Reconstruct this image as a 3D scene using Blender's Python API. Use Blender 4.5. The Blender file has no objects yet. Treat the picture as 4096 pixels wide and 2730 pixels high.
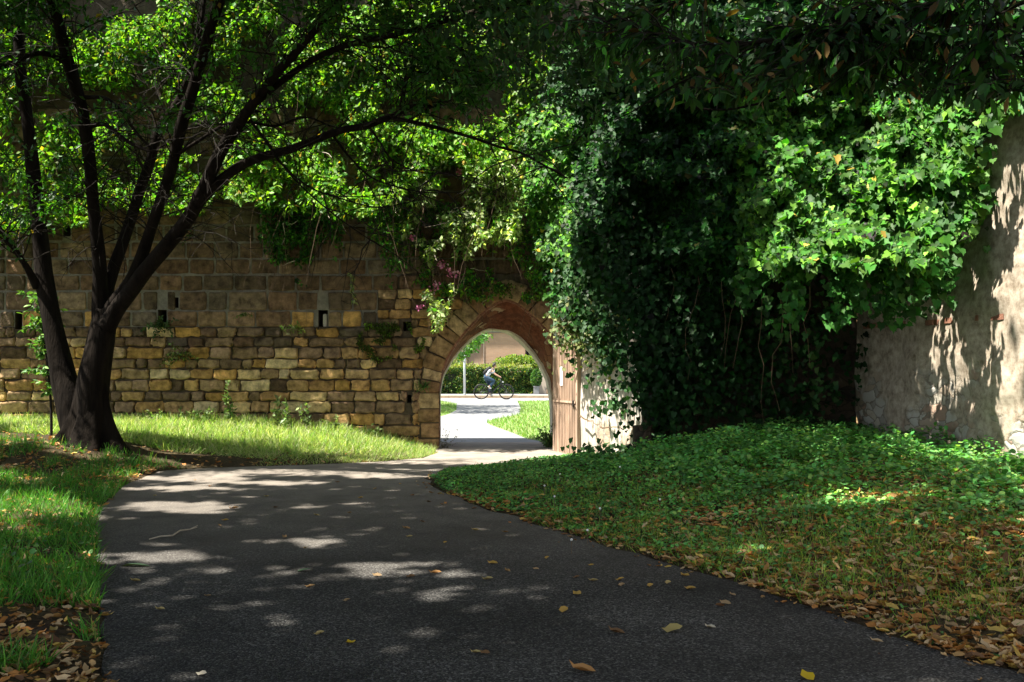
import bpy, bmesh, math, random
import numpy as np
from mathutils import Vector, Matrix, noise

random.seed(7)
rng = np.random.default_rng(11)
PI = math.pi
scene = bpy.context.scene
COL = scene.collection

# ------------------------------------------------------------------ measuring
FP, HZ, CX, CH = 3982.0, 1459.0, 2048.0, 1.6
def P(u, v, Y):
    return Vector(((u-CX)/FP*Y, Y, CH-(v-HZ)/FP*Y))
def G(u, v, z=0.0):
    Y = FP*(CH-z)/(v-HZ)
    return ((u-CX)/FP*Y, Y)

SUN_E, SUN_A = math.radians(62), math.radians(15)
S = np.array([-math.cos(SUN_E)*math.cos(SUN_A), -math.cos(SUN_E)*math.sin(SUN_A), math.sin(SUN_E)])

def sstep(a, b, x):
    t = np.clip((np.asarray(x, float)-a)/(b-a), 0, 1)
    return t*t*(3-2*t)

def vnoise(x, y, seed=0.0, scale=1.0):
    """cheap smooth value noise, vectorised, about -1..1"""
    x = np.asarray(x, float)*scale + seed*17.31; y = np.asarray(y, float)*scale + seed*5.77
    xi, yi = np.floor(x), np.floor(y); xf, yf = x-xi, y-yi
    def h(a, b):
        s = np.sin(a*127.1+b*311.7+seed*13.0)*43758.5453
        return (s-np.floor(s))*2-1
    ux, uy = xf*xf*(3-2*xf), yf*yf*(3-2*yf)
    a = h(xi, yi)*(1-ux)+h(xi+1, yi)*ux
    b = h(xi, yi+1)*(1-ux)+h(xi+1, yi+1)*ux
    return a*(1-uy)+b*uy

def in_poly(px, py, poly):
    px = np.asarray(px, float); py = np.asarray(py, float)
    ins = np.zeros(px.shape, bool)
    n = len(poly)
    for i in range(n):
        x0, y0 = poly[i]; x1, y1 = poly[(i+1) % n]
        if y0 == y1: continue
        c = ((y0 > py) != (y1 > py)) & (px < (x1-x0)*(py-y0)/(y1-y0)+x0)
        ins ^= c
    return ins
def poly_dist(px, py, poly):
    px = np.asarray(px, float); py = np.asarray(py, float)
    d = np.full(px.shape, 1e9)
    n = len(poly)
    for i in range(n):
        x0, y0 = poly[i]; x1, y1 = poly[(i+1) % n]
        dx, dy = x1-x0, y1-y0
        t = np.clip(((px-x0)*dx+(py-y0)*dy)/(dx*dx+dy*dy+1e-9), 0, 1)
        d = np.minimum(d, np.hypot(px-x0-t*dx, py-y0-t*dy))
    return d

# ------------------------------------------------------------------ objects
def tag(o, label=None, cat=None, group=None, kind=None):
    if label: o['label'] = label
    if cat: o['category'] = cat
    if group: o['group'] = group
    if kind: o['kind'] = kind
    return o
def link(o, parent=None):
    COL.objects.link(o)
    if parent is not None:
        o.parent = parent
        if parent.parent is None:
            o.location = -Vector(parent.location)
    return o
def thing(name, label, cat, loc=(0, 0, 0), group=None):
    o = bpy.data.objects.new(name, None)
    o.empty_display_size = 0.2
    o.location = loc
    COL.objects.link(o)
    return tag(o, label, cat, group)

def set_tint(me, cols):
    a = me.attributes.new('tint', 'FLOAT_COLOR', 'POINT')
    c = np.ones((len(me.vertices), 4), np.float32)
    c[:, :3] = cols
    a.data.foreach_set('color', c.ravel())

def mk(name, verts, faces, mat, parent=None, smooth=False, cols=None):
    me = bpy.data.meshes.new(name)
    me.from_pydata([tuple(v) for v in verts], [], [tuple(f) for f in faces])
    if smooth: me.polygons.foreach_set('use_smooth', [True]*len(me.polygons))
    if cols is not None: set_tint(me, np.asarray(cols, np.float32))
    me.materials.append(mat)
    me.update()
    return link(bpy.data.objects.new(name, me), parent)

class MB:
    """collects simple shapes for one mesh"""
    def __init__(s): s.v, s.f, s.c = [], [], []
    def add(s, vs, fs, col=None):
        o = len(s.v); s.v += [tuple(x) for x in vs]; s.f += [tuple(i+o for i in f) for f in fs]
        if col is not None: s.c += [tuple(col)]*len(vs)
    def box(s, x0, x1, y0, y1, z0, z1, bev=0.0, col=None):
        if bev <= 0:
            vs = [(x, y, z) for z in (z0, z1) for y in (y0, y1) for x in (x0, x1)]
            s.add(vs, [(0, 2, 3, 1), (4, 5, 7, 6), (0, 1, 5, 4), (2, 6, 7, 3), (0, 4, 6, 2), (1, 3, 7, 5)], col); return
        bm = bmesh.new()
        bmesh.ops.create_cube(bm, size=1)
        for v in bm.verts:
            v.co = Vector(((x0+x1)/2+v.co.x*(x1-x0), (y0+y1)/2+v.co.y*(y1-y0), (z0+z1)/2+v.co.z*(z1-z0)))
        bmesh.ops.bevel(bm, geom=bm.edges[:], offset=bev, segments=2, affect='EDGES', profile=0.5)
        s.bm(bm, col)
    def bm(s, bm, col=None):
        bm.verts.index_update()
        s.add([v.co[:] for v in bm.verts], [[v.index for v in f.verts] for f in bm.faces], col); bm.free()
    def tube(s, pts, rad, n=8, cap=True, rough=0.0, col=None, sx=1.0):
        pts = [Vector(p) for p in pts]
        if not hasattr(rad, '__len__'): rad = [rad]*len(pts)
        vs, fs = [], []
        t0 = (pts[1]-pts[0]).normalized()
        a = t0.orthogonal().normalized()
        for i, p in enumerate(pts):
            t = (pts[min(i+1, len(pts)-1)]-pts[max(i-1, 0)])
            t = t.normalized() if t.length > 1e-9 else t0
            a = (a-t*a.dot(t)); a = a.normalized() if a.length > 1e-6 else t.orthogonal().normalized()
            b = t.cross(a)
            for k in range(n):
                an = 2*PI*k/n
                r = rad[i]
                if rough: r *= 1+rough*noise.noise(Vector((p.x*3+math.cos(an)*1.5, p.y*3+math.sin(an)*1.5, p.z*1.2)))
                vs.append(p+a*(math.cos(an)*r*sx)+b*(math.sin(an)*r))
        for i in range(len(pts)-1):
            for k in range(n):
                k2 = (k+1) % n
                fs.append((i*n+k, i*n+k2, (i+1)*n+k2, (i+1)*n+k))
        if cap:
            fs.append(tuple(range(n-1, -1, -1))); fs.append(tuple((len(pts)-1)*n+k for k in range(n)))
        s.add(vs, fs, col)
    def build(s, name, mat, parent=None, smooth=False):
        return mk(name, s.v, s.f, mat, parent, smooth, s.c if s.c and len(s.c) == len(s.v) else None)

def smooth_path(pts, per=6):
    """Catmull-Rom through points given as tuples (x,y,z,r)"""
    p = [np.array(q, float) for q in pts]
    p = [2*p[0]-p[1]]+p+[2*p[-1]-p[-2]]
    out = []
    for i in range(1, len(p)-2):
        for k in range(per):
            t = k/per
            out.append(0.5*((2*p[i])+(-p[i-1]+p[i+1])*t+(2*p[i-1]-5*p[i]+4*p[i+1]-p[i+2])*t*t+(-p[i-1]+3*p[i]-3*p[i+1]+p[i+2])*t**3))
    out.append(p[-2])
    return out

# ------------------------------------------------------------------ leaves in bulk
def tmpl(v, f): return (np.array(v, float), np.array(f, int))
T_DIAMOND = tmpl([(0, 0, 0), (.26, .45, .07), (0, 1, -.05), (-.26, .45, .07)], [(0, 1, 2), (0, 2, 3)])
T_OVAL = tmpl([(0, 0, 0), (.17, .22, .05), (.24, .5, .07), (.15, .8, .03), (0, 1, -.06), (-.15, .8, .03), (-.24, .5, .07), (-.17, .22, .05), (0, .5, 0)],
              [(8, 0, 1), (8, 1, 2), (8, 2, 3), (8, 3, 4), (8, 4, 5), (8, 5, 6), (8, 6, 7), (8, 7, 0)])
T_LANCE = tmpl([(0, 0, 0), (.10, .2, .03), (.15, .5, .045), (.10, .78, .02), (0, 1, -.1), (-.10, .78, .02), (-.15, .5, .045), (-.10, .2, .03), (0, .5, 0)],
               [(8, 0, 1), (8, 1, 2), (8, 2, 3), (8, 3, 4), (8, 4, 5), (8, 5, 6), (8, 6, 7), (8, 7, 0)])
T_IVY = tmpl([(0, .05, 0), (.2, -.08, .02), (.48, .08, .05), (.36, .35, .06), (.33, .58, .05), (.12, .7, .02), (0, 1, -.08), (-.12, .7, .02), (-.33, .58, .05), (-.36, .35, .06), (-.48, .08, .05), (-.2, -.08, .02), (0, .4, -.03)],
             [(12, i, (i+1) % 12) for i in range(12)])
T_ROUND = tmpl([(0, 0, 0), (.38, .15, .04), (.5, .5, .06), (.33, .85, .04), (0, 1, 0), (-.33, .85, .04), (-.5, .5, .06), (-.38, .15, .04), (0, .45, -.06)],
               [(8, i, (i+1) % 8) for i in range(8)])
T_BLADE = tmpl([(-.03, 0, 0), (.03, 0, 0), (-.026, .45, .04), (.026, .45, .04), (-.015, .8, -.02), (.015, .8, -.02), (0, 1, -.12)],
               [(0, 1, 3), (0, 3, 2), (2, 3, 5), (2, 5, 4), (4, 5, 6)])
T_CURL = tmpl([(0, 0, .1), (.15, .2, .2), (.22, .5, .22), (.13, .8, .12), (0, 1, .25), (-.15, .8, .05), (-.24, .5, .16), (-.16, .2, .1), (0, .5, 0)],
              [(8, i, (i+1) % 8) for i in range(8)])

def unit(a):
    return a/(np.linalg.norm(a, axis=-1, keepdims=True)+1e-9)
def rnd(n, s=1.0): return rng.normal(0, s, (n, 3))

class Leaves:
    def __init__(s): s.V, s.F, s.C, s.n = [], [], [], 0
    def add(s, T, pos, d, n, size, tint, wide=1.0):
        pos = np.asarray(pos, float)
        N = len(pos)
        if N == 0: return
        tv, tf = T
        d = unit(np.broadcast_to(np.asarray(d, float), (N, 3))); n = np.broadcast_to(np.asarray(n, float), (N, 3))
        x = unit(np.cross(d, n)); n2 = np.cross(x, d)
        size = np.broadcast_to(np.asarray(size, float), (N,)); wide = np.broadcast_to(np.asarray(wide, float), (N,))
        v = (x[:, None, :]*(tv[None, :, 0:1]*wide[:, None, None])+d[:, None, :]*tv[None, :, 1:2]+n2[:, None, :]*tv[None, :, 2:3])*size[:, None, None]+pos[:, None, :]
        k = len(tv)
        f = tf[None]+(np.arange(N)*k)[:, None, None]+s.n
        s.V.append(v.reshape(-1, 3)); s.F.append(f.reshape(-1, 3))
        s.C.append(np.repeat(np.broadcast_to(tint, (N, 3)), k, axis=0)); s.n += N*k
    def build(s, name, mat, parent=None):
        v = np.concatenate(s.V).astype(np.float32); f = np.concatenate(s.F).astype(np.int32); c = np.concatenate(s.C)
        me = bpy.data.meshes.new(name)
        me.vertices.add(len(v)); me.vertices.foreach_set('co', v.ravel())
        me.loops.add(f.size); me.loops.foreach_set('vertex_index', f.ravel())
        me.polygons.add(len(f)); me.polygons.foreach_set('loop_start', np.arange(0, f.size, 3, dtype=np.int32))
        me.update(calc_edges=True)
        set_tint(me, np.clip(c, 0.002, 1))
        me.materials.append(mat); me.validate()
        return link(bpy.data.objects.new(name, me), parent)

def tints(n, base, var=0.25, alts=()):
    """leaf colours: one base, brightness and hue spread, a share of odd ones"""
    b = np.array(base)*(1+rng.normal(0, var, (n, 1)))
    b = b*(1+rng.normal(0, var*.35, (n, 3)))
    for col, share in alts:
        m = rng.random(n) < share
        b[m] = np.array(col)*(1+rng.normal(0, var, (m.sum(), 1)))
    return np.clip(b, .004, .9)

# ------------------------------------------------------------------ materials
def newmat(name):
    m = bpy.data.materials.new(name); m.use_nodes = True
    nt = m.node_tree; nt.nodes.clear()
    return m, nt, nt.nodes.new, nt.links.new
def leaf_mat(name, trans=.45, rough=.45, spec=.4, tcol=(1.15, 1.3, .28)):
    m, nt, N, L = newmat(name)
    at = N('ShaderNodeAttribute'); at.attribute_name = 'tint'
    pr = N('ShaderNodeBsdfPrincipled'); pr.inputs['Roughness'].default_value = rough; pr.inputs['Specular IOR Level'].default_value = spec
    tr = N('ShaderNodeBsdfTranslucent'); mx = N('ShaderNodeMixShader'); out = N('ShaderNodeOutputMaterial')
    ml = N('ShaderNodeMix'); ml.data_type = 'RGBA'; ml.blend_type = 'MULTIPLY'; ml.inputs[0].default_value = 1
    L(at.outputs['Color'], pr.inputs['Base Color']); L(at.outputs['Color'], ml.inputs[6]); ml.inputs[7].default_value = (*tcol, 1)
    L(ml.outputs[2], tr.inputs['Color'])
    mx.inputs[0].default_value = trans
    L(pr.outputs[0], mx.inputs[1]); L(tr.outputs[0], mx.inputs[2]); L(mx.outputs[0], out.inputs[0])
    return m
def simple(name, col, rough=.6, metal=0.0, spec=.4, nscale=0, namt=.25, bump=0.0, bscale=40, tint=False, stretch=None):
    """principled with noise-broken colour and bump"""
    m, nt, N, L = newmat(name)
    pr = N('ShaderNodeBsdfPrincipled'); out = N('ShaderNodeOutputMaterial'); L(pr.outputs[0], out.inputs[0])
    pr.inputs['Roughness'].default_value = rough; pr.inputs['Metallic'].default_value = metal; pr.inputs['Specular IOR Level'].default_value = spec
    pr.inputs['Base Color'].default_value = (*col, 1)
    tc = N('ShaderNodeTexCoord'); src = tc.outputs['Object']
    if stretch:
        mp = N('ShaderNodeMapping'); mp.inputs['Scale'].default_value = stretch; L(src, mp.inputs[0]); src = mp.outputs[0]
    base = None
    if tint:
        at = N('ShaderNodeAttribute'); at.attribute_name = 'tint'; base = at.outputs['Color']
        L(base, pr.inputs['Base Color'])
    if nscale:
        nz = N('ShaderNodeTexNoise'); nz.inputs['Scale'].default_value = nscale; nz.inputs['Detail'].default_value = 8; nz.inputs['Roughness'].default_value = .65
        L(src, nz.inputs['Vector'])
        rp = N('ShaderNodeMapRange'); rp.inputs[1].default_value = .3; rp.inputs[2].default_value = .7
        rp.inputs[3].default_value = 1-namt; rp.inputs[4].default_value = 1+namt
        L(nz.outputs[0], rp.inputs[0])
        ml = N('ShaderNodeMix'); ml.data_type = 'RGBA'; ml.blend_type = 'MULTIPLY'; ml.inputs[0].default_value = 1
        if base is not None: L(base, ml.inputs[6])
        else: ml.inputs[6].default_value = (*col, 1)
        L(rp.outputs[0], ml.inputs[7]); L(ml.outputs[2], pr.inputs['Base Color'])
    if bump:
        nb = N('ShaderNodeTexNoise'); nb.inputs['Scale'].default_value = bscale; nb.inputs['Detail'].default_value = 8; nb.inputs['Roughness'].default_value = .6
        L(src, nb.inputs['Vector'])
        bp = N('ShaderNodeBump'); bp.inputs['Strength'].default_value = bump; bp.inputs['Distance'].default_value = .02
        L(nb.outputs[0], bp.inputs['Height']); L(bp.outputs[0], pr.inputs['Normal'])
    return m

M = {}
M['leaf'] = leaf_mat('tree_leaf', .45)
M['leaf_dark'] = leaf_mat('glossy_leaf', .3, .55, .14, (1.3, 1.4, .3))
M['ivy'] = leaf_mat('ivy_leaf', .32, .5, .16, (1.0, 1.5, .3))
M['creeper'] = leaf_mat('creeper_leaf', .5, .5, .3)
M['grass'] = leaf_mat('grass_blade', .45, .5, .3, (1.1, 1.3, .4))
M['herb'] = leaf_mat('herb_leaf', .35, .5, .3, (1.2, 1.3, .5))
M['litter'] = leaf_mat('dead_leaf', .15, .6, .25, (1.2, .9, .5))
M['petal'] = leaf_mat('petal', .35, .6, .2, (1.1, .9, 1.0))
M['bark'] = simple('bark', (.014, .011, .0085), .95, spec=.06, nscale=9, namt=.6, bump=1.0, bscale=30, stretch=(1, 1, .18))
M['twig'] = simple('twig_bark', (.018, .014, .01), .85, spec=.2, nscale=14, namt=.3)
M['dry'] = simple('dry_wood', (.5, .43, .34), .8, spec=.2, nscale=20, namt=.25)
M['vine'] = simple('vine_stem', (.16, .11, .07), .85, spec=.2, nscale=20, namt=.3)
M['stone'] = simple('wall_stone', (1, 1, 1), .95, spec=.1, nscale=7, namt=.7, bump=1.0, bscale=20, tint=True)
M['mortar'] = simple('lime_mortar', (.09, .07, .05), .95, spec=.1, nscale=6, namt=.4, bump=.9, bscale=25)
M['mortar_pale'] = simple('pale_mortar', (.22, .2, .165), .95, spec=.1, nscale=6, namt=.4, bump=.9, bscale=25)
M['void'] = simple('soot_dark_stone', (.03, .025, .02), .95, spec=.1, nscale=8)
M['brick'] = simple('old_brick', (.27, .13, .085), .9, spec=.15, nscale=9, namt=.35, bump=.5, bscale=40)
M['metal_paint'] = simple('rust_brown_paint', (.42, .3, .22), .7, spec=.25, nscale=9, namt=.5, bump=.2, bscale=60, stretch=(1, 1, .12))
M['iron'] = simple('dark_iron', (.05, .04, .035), .6, .6, nscale=12)
M['paper'] = simple('white_paper', (.85, .85, .82), .8, nscale=8, namt=.05)
M['pale_stone'] = simple('pale_lime_stone', (.52, .47, .37), .95, spec=.1, nscale=5, namt=.35, bump=.7, bscale=18)
M['concrete'] = simple('pale_concrete', (.23, .235, .235), .9, spec=.2, nscale=3, namt=.12, bump=.15, bscale=60)
M['kerb'] = simple('tan_kerb', (.4, .3, .2), .9, spec=.2, nscale=4, namt=.2, bump=.15)
M['road'] = simple('grey_road', (.3, .3, .3), .92, spec=.2, nscale=40, namt=.18, bump=.2, bscale=120)
M['galv'] = simple('galvanised_steel', (.5, .53, .54), .45, .5, nscale=8, namt=.1)
M['black'] = simple('black_rubber', (.012, .012, .013), .6, nscale=20, namt=.2)
M['frame'] = simple('black_frame_paint', (.012, .013, .016), .35, spec=.5, nscale=20, namt=.1)
M['steel'] = simple('bright_steel', (.5, .5, .5), .3, .9, nscale=20, namt=.1)
M['skin'] = simple('skin', (.42, .25, .17), .55, spec=.35, nscale=12, namt=.08)
M['hair'] = simple('dark_hair', (.012, .009, .008), .5, nscale=30, namt=.3, bump=.5, bscale=80)
M['shirt'] = simple('pale_shirt', (.62, .65, .72), .85, spec=.2, nscale=8, namt=.08, bump=.3, bscale=18)
M['jeans'] = simple('blue_jeans', (.035, .065, .11), .9, spec=.2, nscale=14, namt=.25, bump=.3, bscale=18)
M['shoe'] = simple('grey_shoe', (.5, .5, .47), .7, nscale=10, namt=.1)
M['bag'] = simple('black_nylon', (.012, .012, .014), .7, nscale=12, namt=.3, bump=.2)
M['shutter'] = simple('tan_shutter', (.42, .3, .2), .6, nscale=4, namt=.08)
M['render'] = simple('pale_render', (.55, .46, .36), .85, nscale=4, namt=.1)
M['glass'] = simple('dark_glass', (.015, .018, .02), .08, spec=.6)
M['tile'] = simple('roof_tile', (.32, .15, .09), .8, nscale=9, namt=.3)
M['litter_soil'] = None

def ground_mat():
    m, nt, N, L = newmat('soil')
    pr = N('ShaderNodeBsdfPrincipled'); out = N('ShaderNodeOutputMaterial'); L(pr.outputs[0], out.inputs[0])
    pr.inputs['Roughness'].default_value = .95; pr.inputs['Specular IOR Level'].default_value = .1
    tc = N('ShaderNodeTexCoord')
    n1 = N('ShaderNodeTexNoise'); n1.inputs['Scale'].default_value = 1.3; n1.inputs['Detail'].default_value = 9; L(tc.outputs['Object'], n1.inputs['Vector'])
    n2 = N('ShaderNodeTexNoise'); n2.inputs['Scale'].default_value = 28; n2.inputs['Detail'].default_value = 6; L(tc.outputs['Object'], n2.inputs['Vector'])
    r = N('ShaderNodeValToRGB'); L(n1.outputs[0], r.inputs[0])
    r.color_ramp.elements[0].position = .35; r.color_ramp.elements[0].color = (.045, .03, .02, 1)
    r.color_ramp.elements[1].position = .68; r.color_ramp.elements[1].color = (.075, .062, .03, 1)
    r2 = N('ShaderNodeMapRange'); r2.inputs[1].default_value = .3; r2.inputs[2].default_value = .7; r2.inputs[3].default_value = .5; r2.inputs[4].default_value = 1.6
    L(n2.outputs[0], r2.inputs[0])
    ml = N('ShaderNodeMix'); ml.data_type = 'RGBA'; ml.blend_type = 'MULTIPLY'; ml.inputs[0].default_value = 1
    L(r.outputs[0], ml.inputs[6]); L(r2.outputs[0], ml.inputs[7]); L(ml.outputs[2], pr.inputs['Base Color'])
    bp = N('ShaderNodeBump'); bp.inputs['Strength'].default_value = 1; bp.inputs['Distance'].default_value = .03
    L(n2.outputs[0], bp.inputs['Height']); L(bp.outputs[0], pr.inputs['Normal'])
    return m
def asphalt_mat():
    """coarse worn asphalt; dust gathers and pales it towards the gateway"""
    m, nt, N, L = newmat('asphalt')
    pr = N('ShaderNodeBsdfPrincipled'); out = N('ShaderNodeOutputMaterial'); L(pr.outputs[0], out.inputs[0])
    pr.inputs['Roughness'].default_value = .85; pr.inputs['Specular IOR Level'].default_value = .25
    tc = N('ShaderNodeTexCoord'); O = tc.outputs['Object']
    vo = N('ShaderNodeTexVoronoi'); vo.inputs['Scale'].default_value = 95; L(O, vo.inputs['Vector'])
    sep = N('ShaderNodeSeparateColor'); L(vo.outputs['Color'], sep.inputs[0])
    r = N('ShaderNodeValToRGB'); L(sep.outputs[0], r.inputs[0])
    e = r.color_ramp.elements
    e[0].position = 0; e[0].color = (.008, .008, .009, 1); e[1].position = .97; e[1].color = (.13, .127, .118, 1)
    a = e.new(.5); a.color = (.03, .029, .028, 1); b = e.new(.9); b.color = (.075, .072, .066, 1)
    n1 = N('ShaderNodeTexNoise'); n1.inputs['Scale'].default_value = .9; n1.inputs['Detail'].default_value = 7; L(O, n1.inputs['Vector'])
    mr = N('ShaderNodeMapRange'); mr.inputs[1].default_value = .3; mr.inputs[2].default_value = .7; mr.inputs[3].default_value = .55; mr.inputs[4].default_value = 1.6
    L(n1.outputs[0], mr.inputs[0])
    ml = N('ShaderNodeMix'); ml.data_type = 'RGBA'; ml.blend_type = 'MULTIPLY'; ml.inputs[0].default_value = 1
    L(r.outputs[0], ml.inputs[6]); L(mr.outputs[0], ml.inputs[7])
    sx = N('ShaderNodeSeparateXYZ'); L(O, sx.inputs[0])
    dm = N('ShaderNodeMapRange'); dm.inputs[1].default_value = 7.0; dm.inputs[2].default_value = 17.0; dm.inputs[3].default_value = 0; dm.inputs[4].default_value = 1
    L(sx.outputs[1], dm.inputs[0])
    n3 = N('ShaderNodeTexNoise'); n3.inputs['Scale'].default_value = 3; n3.inputs['Detail'].default_value = 6; L(O, n3.inputs['Vector'])
    ms = N('ShaderNodeMath'); ms.operation = 'MULTIPLY'; L(dm.outputs[0], ms.inputs[0])
    mr3 = N('ShaderNodeMapRange'); mr3.inputs[1].default_value = .3; mr3.inputs[2].default_value = .6; mr3.inputs[3].default_value = .6; mr3.inputs[4].default_value = 1
    L(n3.outputs[0], mr3.inputs[0]); L(mr3.outputs[0], ms.inputs[1])
    m2 = N('ShaderNodeMix'); m2.data_type = 'RGBA'; L(ms.outputs[0], m2.inputs[0]); L(ml.outputs[2], m2.inputs[6]); m2.inputs[7].default_value = (.3, .26, .215, 1)
    L(m2.outputs[2], pr.inputs['Base Color'])
    bp = N('ShaderNodeBump'); bp.inputs['Strength'].default_value = .7; bp.inputs['Distance'].default_value = .006
    L(vo.outputs['Distance'], bp.inputs['Height']); bp.invert = True
    L(bp.outputs[0], pr.inputs['Normal'])
    return m
M['soil'] = ground_mat(); M['asphalt'] = asphalt_mat()

def rubble_mat(name, plaster, stones, zc=1.15, zs=1.0, streak=False):
    """patchy plaster with field stones showing where it has fallen"""
    m, nt, N, L = newmat(name)
    pr = N('ShaderNodeBsdfPrincipled'); out = N('ShaderNodeOutputMaterial'); L(pr.outputs[0], out.inputs[0])
    pr.inputs['Roughness'].default_value = .95; pr.inputs['Specular IOR Level'].default_value = .12
    tc = N('ShaderNodeTexCoord'); O = tc.outputs['Object']
    mp = N('ShaderNodeMapping'); mp.inputs['Scale'].default_value = (4.2, 4.2, 7.0) if not streak else (5, 5, .9); L(O, mp.inputs[0])
    nd = N('ShaderNodeTexNoise'); nd.inputs['Scale'].default_value = 2.2; L(O, nd.inputs['Vector'])
    nd.inputs['Scale'].default_value = 5; nd.inputs['Detail'].default_value = 5; L(O, nd.inputs['Vector'])
    sc_ = N('ShaderNodeVectorMath'); sc_.operation = 'SCALE'; L(nd.outputs['Color'], sc_.inputs[0]); sc_.inputs['Scale'].default_value = 1.1
    av = N('ShaderNodeVectorMath'); av.operation = 'ADD'; L(mp.outputs[0], av.inputs[0]); L(sc_.outputs[0], av.inputs[1])
    vo = N('ShaderNodeTexVoronoi'); vo.inputs['Scale'].default_value = 1; L(av.outputs[0], vo.inputs['Vector'])
    ve = N('ShaderNodeTexVoronoi'); ve.feature = 'DISTANCE_TO_EDGE'; ve.inputs['Scale'].default_value = 1; L(av.outputs[0], ve.inputs['Vector'])
    sep = N('ShaderNodeSeparateColor'); L(vo.outputs['Color'], sep.inputs[0])
    rs = N('ShaderNodeValToRGB'); rs.color_ramp.interpolation = 'CONSTANT'; L(sep.outputs[0], rs.inputs[0])
    els = rs.color_ramp.elements
    els[0].color = (*stones[0], 1); els[0].position = 0
    els[1].color = (*stones[1], 1); els[1].position = 1/len(stones)
    for i in range(2, len(stones)):
        e = els.new(i/len(stones)); e.color = (*stones[i], 1)
    n1 = N('ShaderNodeTexNoise'); n1.inputs['Scale'].default_value = 1.1; n1.inputs['Detail'].default_value = 10; n1.inputs['Roughness'].default_value = .65; L(O, n1.inputs['Vector'])
    sx = N('ShaderNodeSeparateXYZ'); L(O, sx.inputs[0])
    zz = N('ShaderNodeMapRange'); zz.inputs[1].default_value = zc-zs; zz.inputs[2].default_value = zc+zs; zz.inputs[3].default_value = -.22; zz.inputs[4].default_value = .22
    L(sx.outputs[2], zz.inputs[0])
    ad = N('ShaderNodeMath'); L(n1.outputs[0], ad.inputs[0]); L(zz.outputs[0], ad.inputs[1])
    mk_ = N('ShaderNodeMapRange'); mk_.inputs[1].default_value = .42; mk_.inputs[2].default_value = .5; L(ad.outputs[0], mk_.inputs[0])
    n2 = N('ShaderNodeTexNoise'); n2.inputs['Scale'].default_value = 9; n2.inputs['Detail'].default_value = 9; n2.inputs['Roughness'].default_value = .7
    if streak:
        m3 = N('ShaderNodeMapping'); m3.inputs['Scale'].default_value = (3, 3, .35); L(O, m3.inputs[0]); L(m3.outputs[0], n2.inputs['Vector'])
    else: L(O, n2.inputs['Vector'])
    rp = N('ShaderNodeValToRGB'); L(n2.outputs[0], rp.inputs[0])
    rp.color_ramp.elements[0].position = .32; rp.color_ramp.elements[0].color = (*[c*f for c, f in zip(plaster, (.36, .33, .29))], 1)
    rp.color_ramp.elements[1].position = .6; rp.color_ramp.elements[1].color = (*plaster, 1)
    # joint darkening is mortar colour
    je = N('ShaderNodeMapRange'); je.inputs[1].default_value = .01; je.inputs[2].default_value = .06; L(ve.outputs['Distance'], je.inputs[0])
    mj = N('ShaderNodeMix'); mj.data_type = 'RGBA'; L(je.outputs[0], mj.inputs[0]); mj.inputs[6].default_value = (*[c*.4 for c in plaster], 1); L(rs.outputs[0], mj.inputs[7])
    mx = N('ShaderNodeMix'); mx.data_type = 'RGBA'; L(mk_.outputs[0], mx.inputs[0]); L(mj.outputs[2], mx.inputs[6]); L(rp.outputs[0], mx.inputs[7])
    L(mx.outputs[2], pr.inputs['Base Color'])
    hs = N('ShaderNodeMath'); hs.operation = 'MINIMUM'; L(ve.outputs['Distance'], hs.inputs[0]); hs.inputs[1].default_value = .18
    h2 = N('ShaderNodeMix'); L(mk_.outputs[0], h2.inputs[0]); L(hs.outputs[0], h2.inputs[2]); h2.inputs[3].default_value = .2
    h3 = N('ShaderNodeMath'); h3.operation = 'MULTIPLY_ADD'; L(n2.outputs[0], h3.inputs[0]); h3.inputs[1].default_value = .07; L(h2.outputs[0], h3.inputs[2])
    bp = N('ShaderNodeBump'); bp.inputs['Strength'].default_value = .8; bp.inputs['Distance'].default_value = .07
    L(h3.outputs[0], bp.inputs['Height']); L(bp.outputs[0], pr.inputs['Normal'])
    return m
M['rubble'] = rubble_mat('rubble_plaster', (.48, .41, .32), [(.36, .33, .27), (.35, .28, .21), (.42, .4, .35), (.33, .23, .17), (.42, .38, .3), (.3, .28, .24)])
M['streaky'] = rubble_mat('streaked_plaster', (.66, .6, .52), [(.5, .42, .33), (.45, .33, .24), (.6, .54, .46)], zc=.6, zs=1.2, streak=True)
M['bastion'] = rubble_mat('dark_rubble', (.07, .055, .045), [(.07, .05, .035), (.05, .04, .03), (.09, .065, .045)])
M['vault'] = rubble_mat('vault_plaster', (.2, .075, .04), [(.15, .055, .03), (.11, .045, .025), (.4, .3, .19), (.22, .1, .05)], zc=2.1, zs=9)

# ------------------------------------------------------------------ paths and terrain
L_PX = [(413, 2730), (400, 2408), (386, 2215), (382, 2091), (420, 2015), (482, 1953), (551, 1919), (640, 1885), (826, 1874), (1199, 1862), (1500, 1850), (1697, 1834), (1752, 1812)]
R_PX = [(4046, 2690), (3909, 2656), (3736, 2594), (3495, 2525), (3344, 2470), (3151, 2408), (2972, 2346), (2807, 2300), (2600, 2235), (2411, 2183), (2220, 2126), (2029, 2062), (1933, 2037), (1806, 1986), (1722, 1944), (1704, 1909), (1774, 1881), (1933, 1869), (2143, 1846), (2320, 1822)]
def jit(pts, a, seed):
    out = []
    for i in range(len(pts)-1):
        (x0, y0), (x1, y1) = pts[i], pts[i+1]
        n = max(2, int(math.hypot(x1-x0, y1-y0)/.22))
        for k in range(n):
            t = k/n
            x, y = x0+(x1-x0)*t, y0+(y1-y0)*t
            out.append((x+a*float(vnoise(x*4, y*4, seed)), y+a*float(vnoise(x*4, y*4, seed+3))))
    out.append(pts[-1])
    return out
left_edge = [(2.6, -6), (1.3, -2)]+[G(u, v) for u, v in L_PX]
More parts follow.
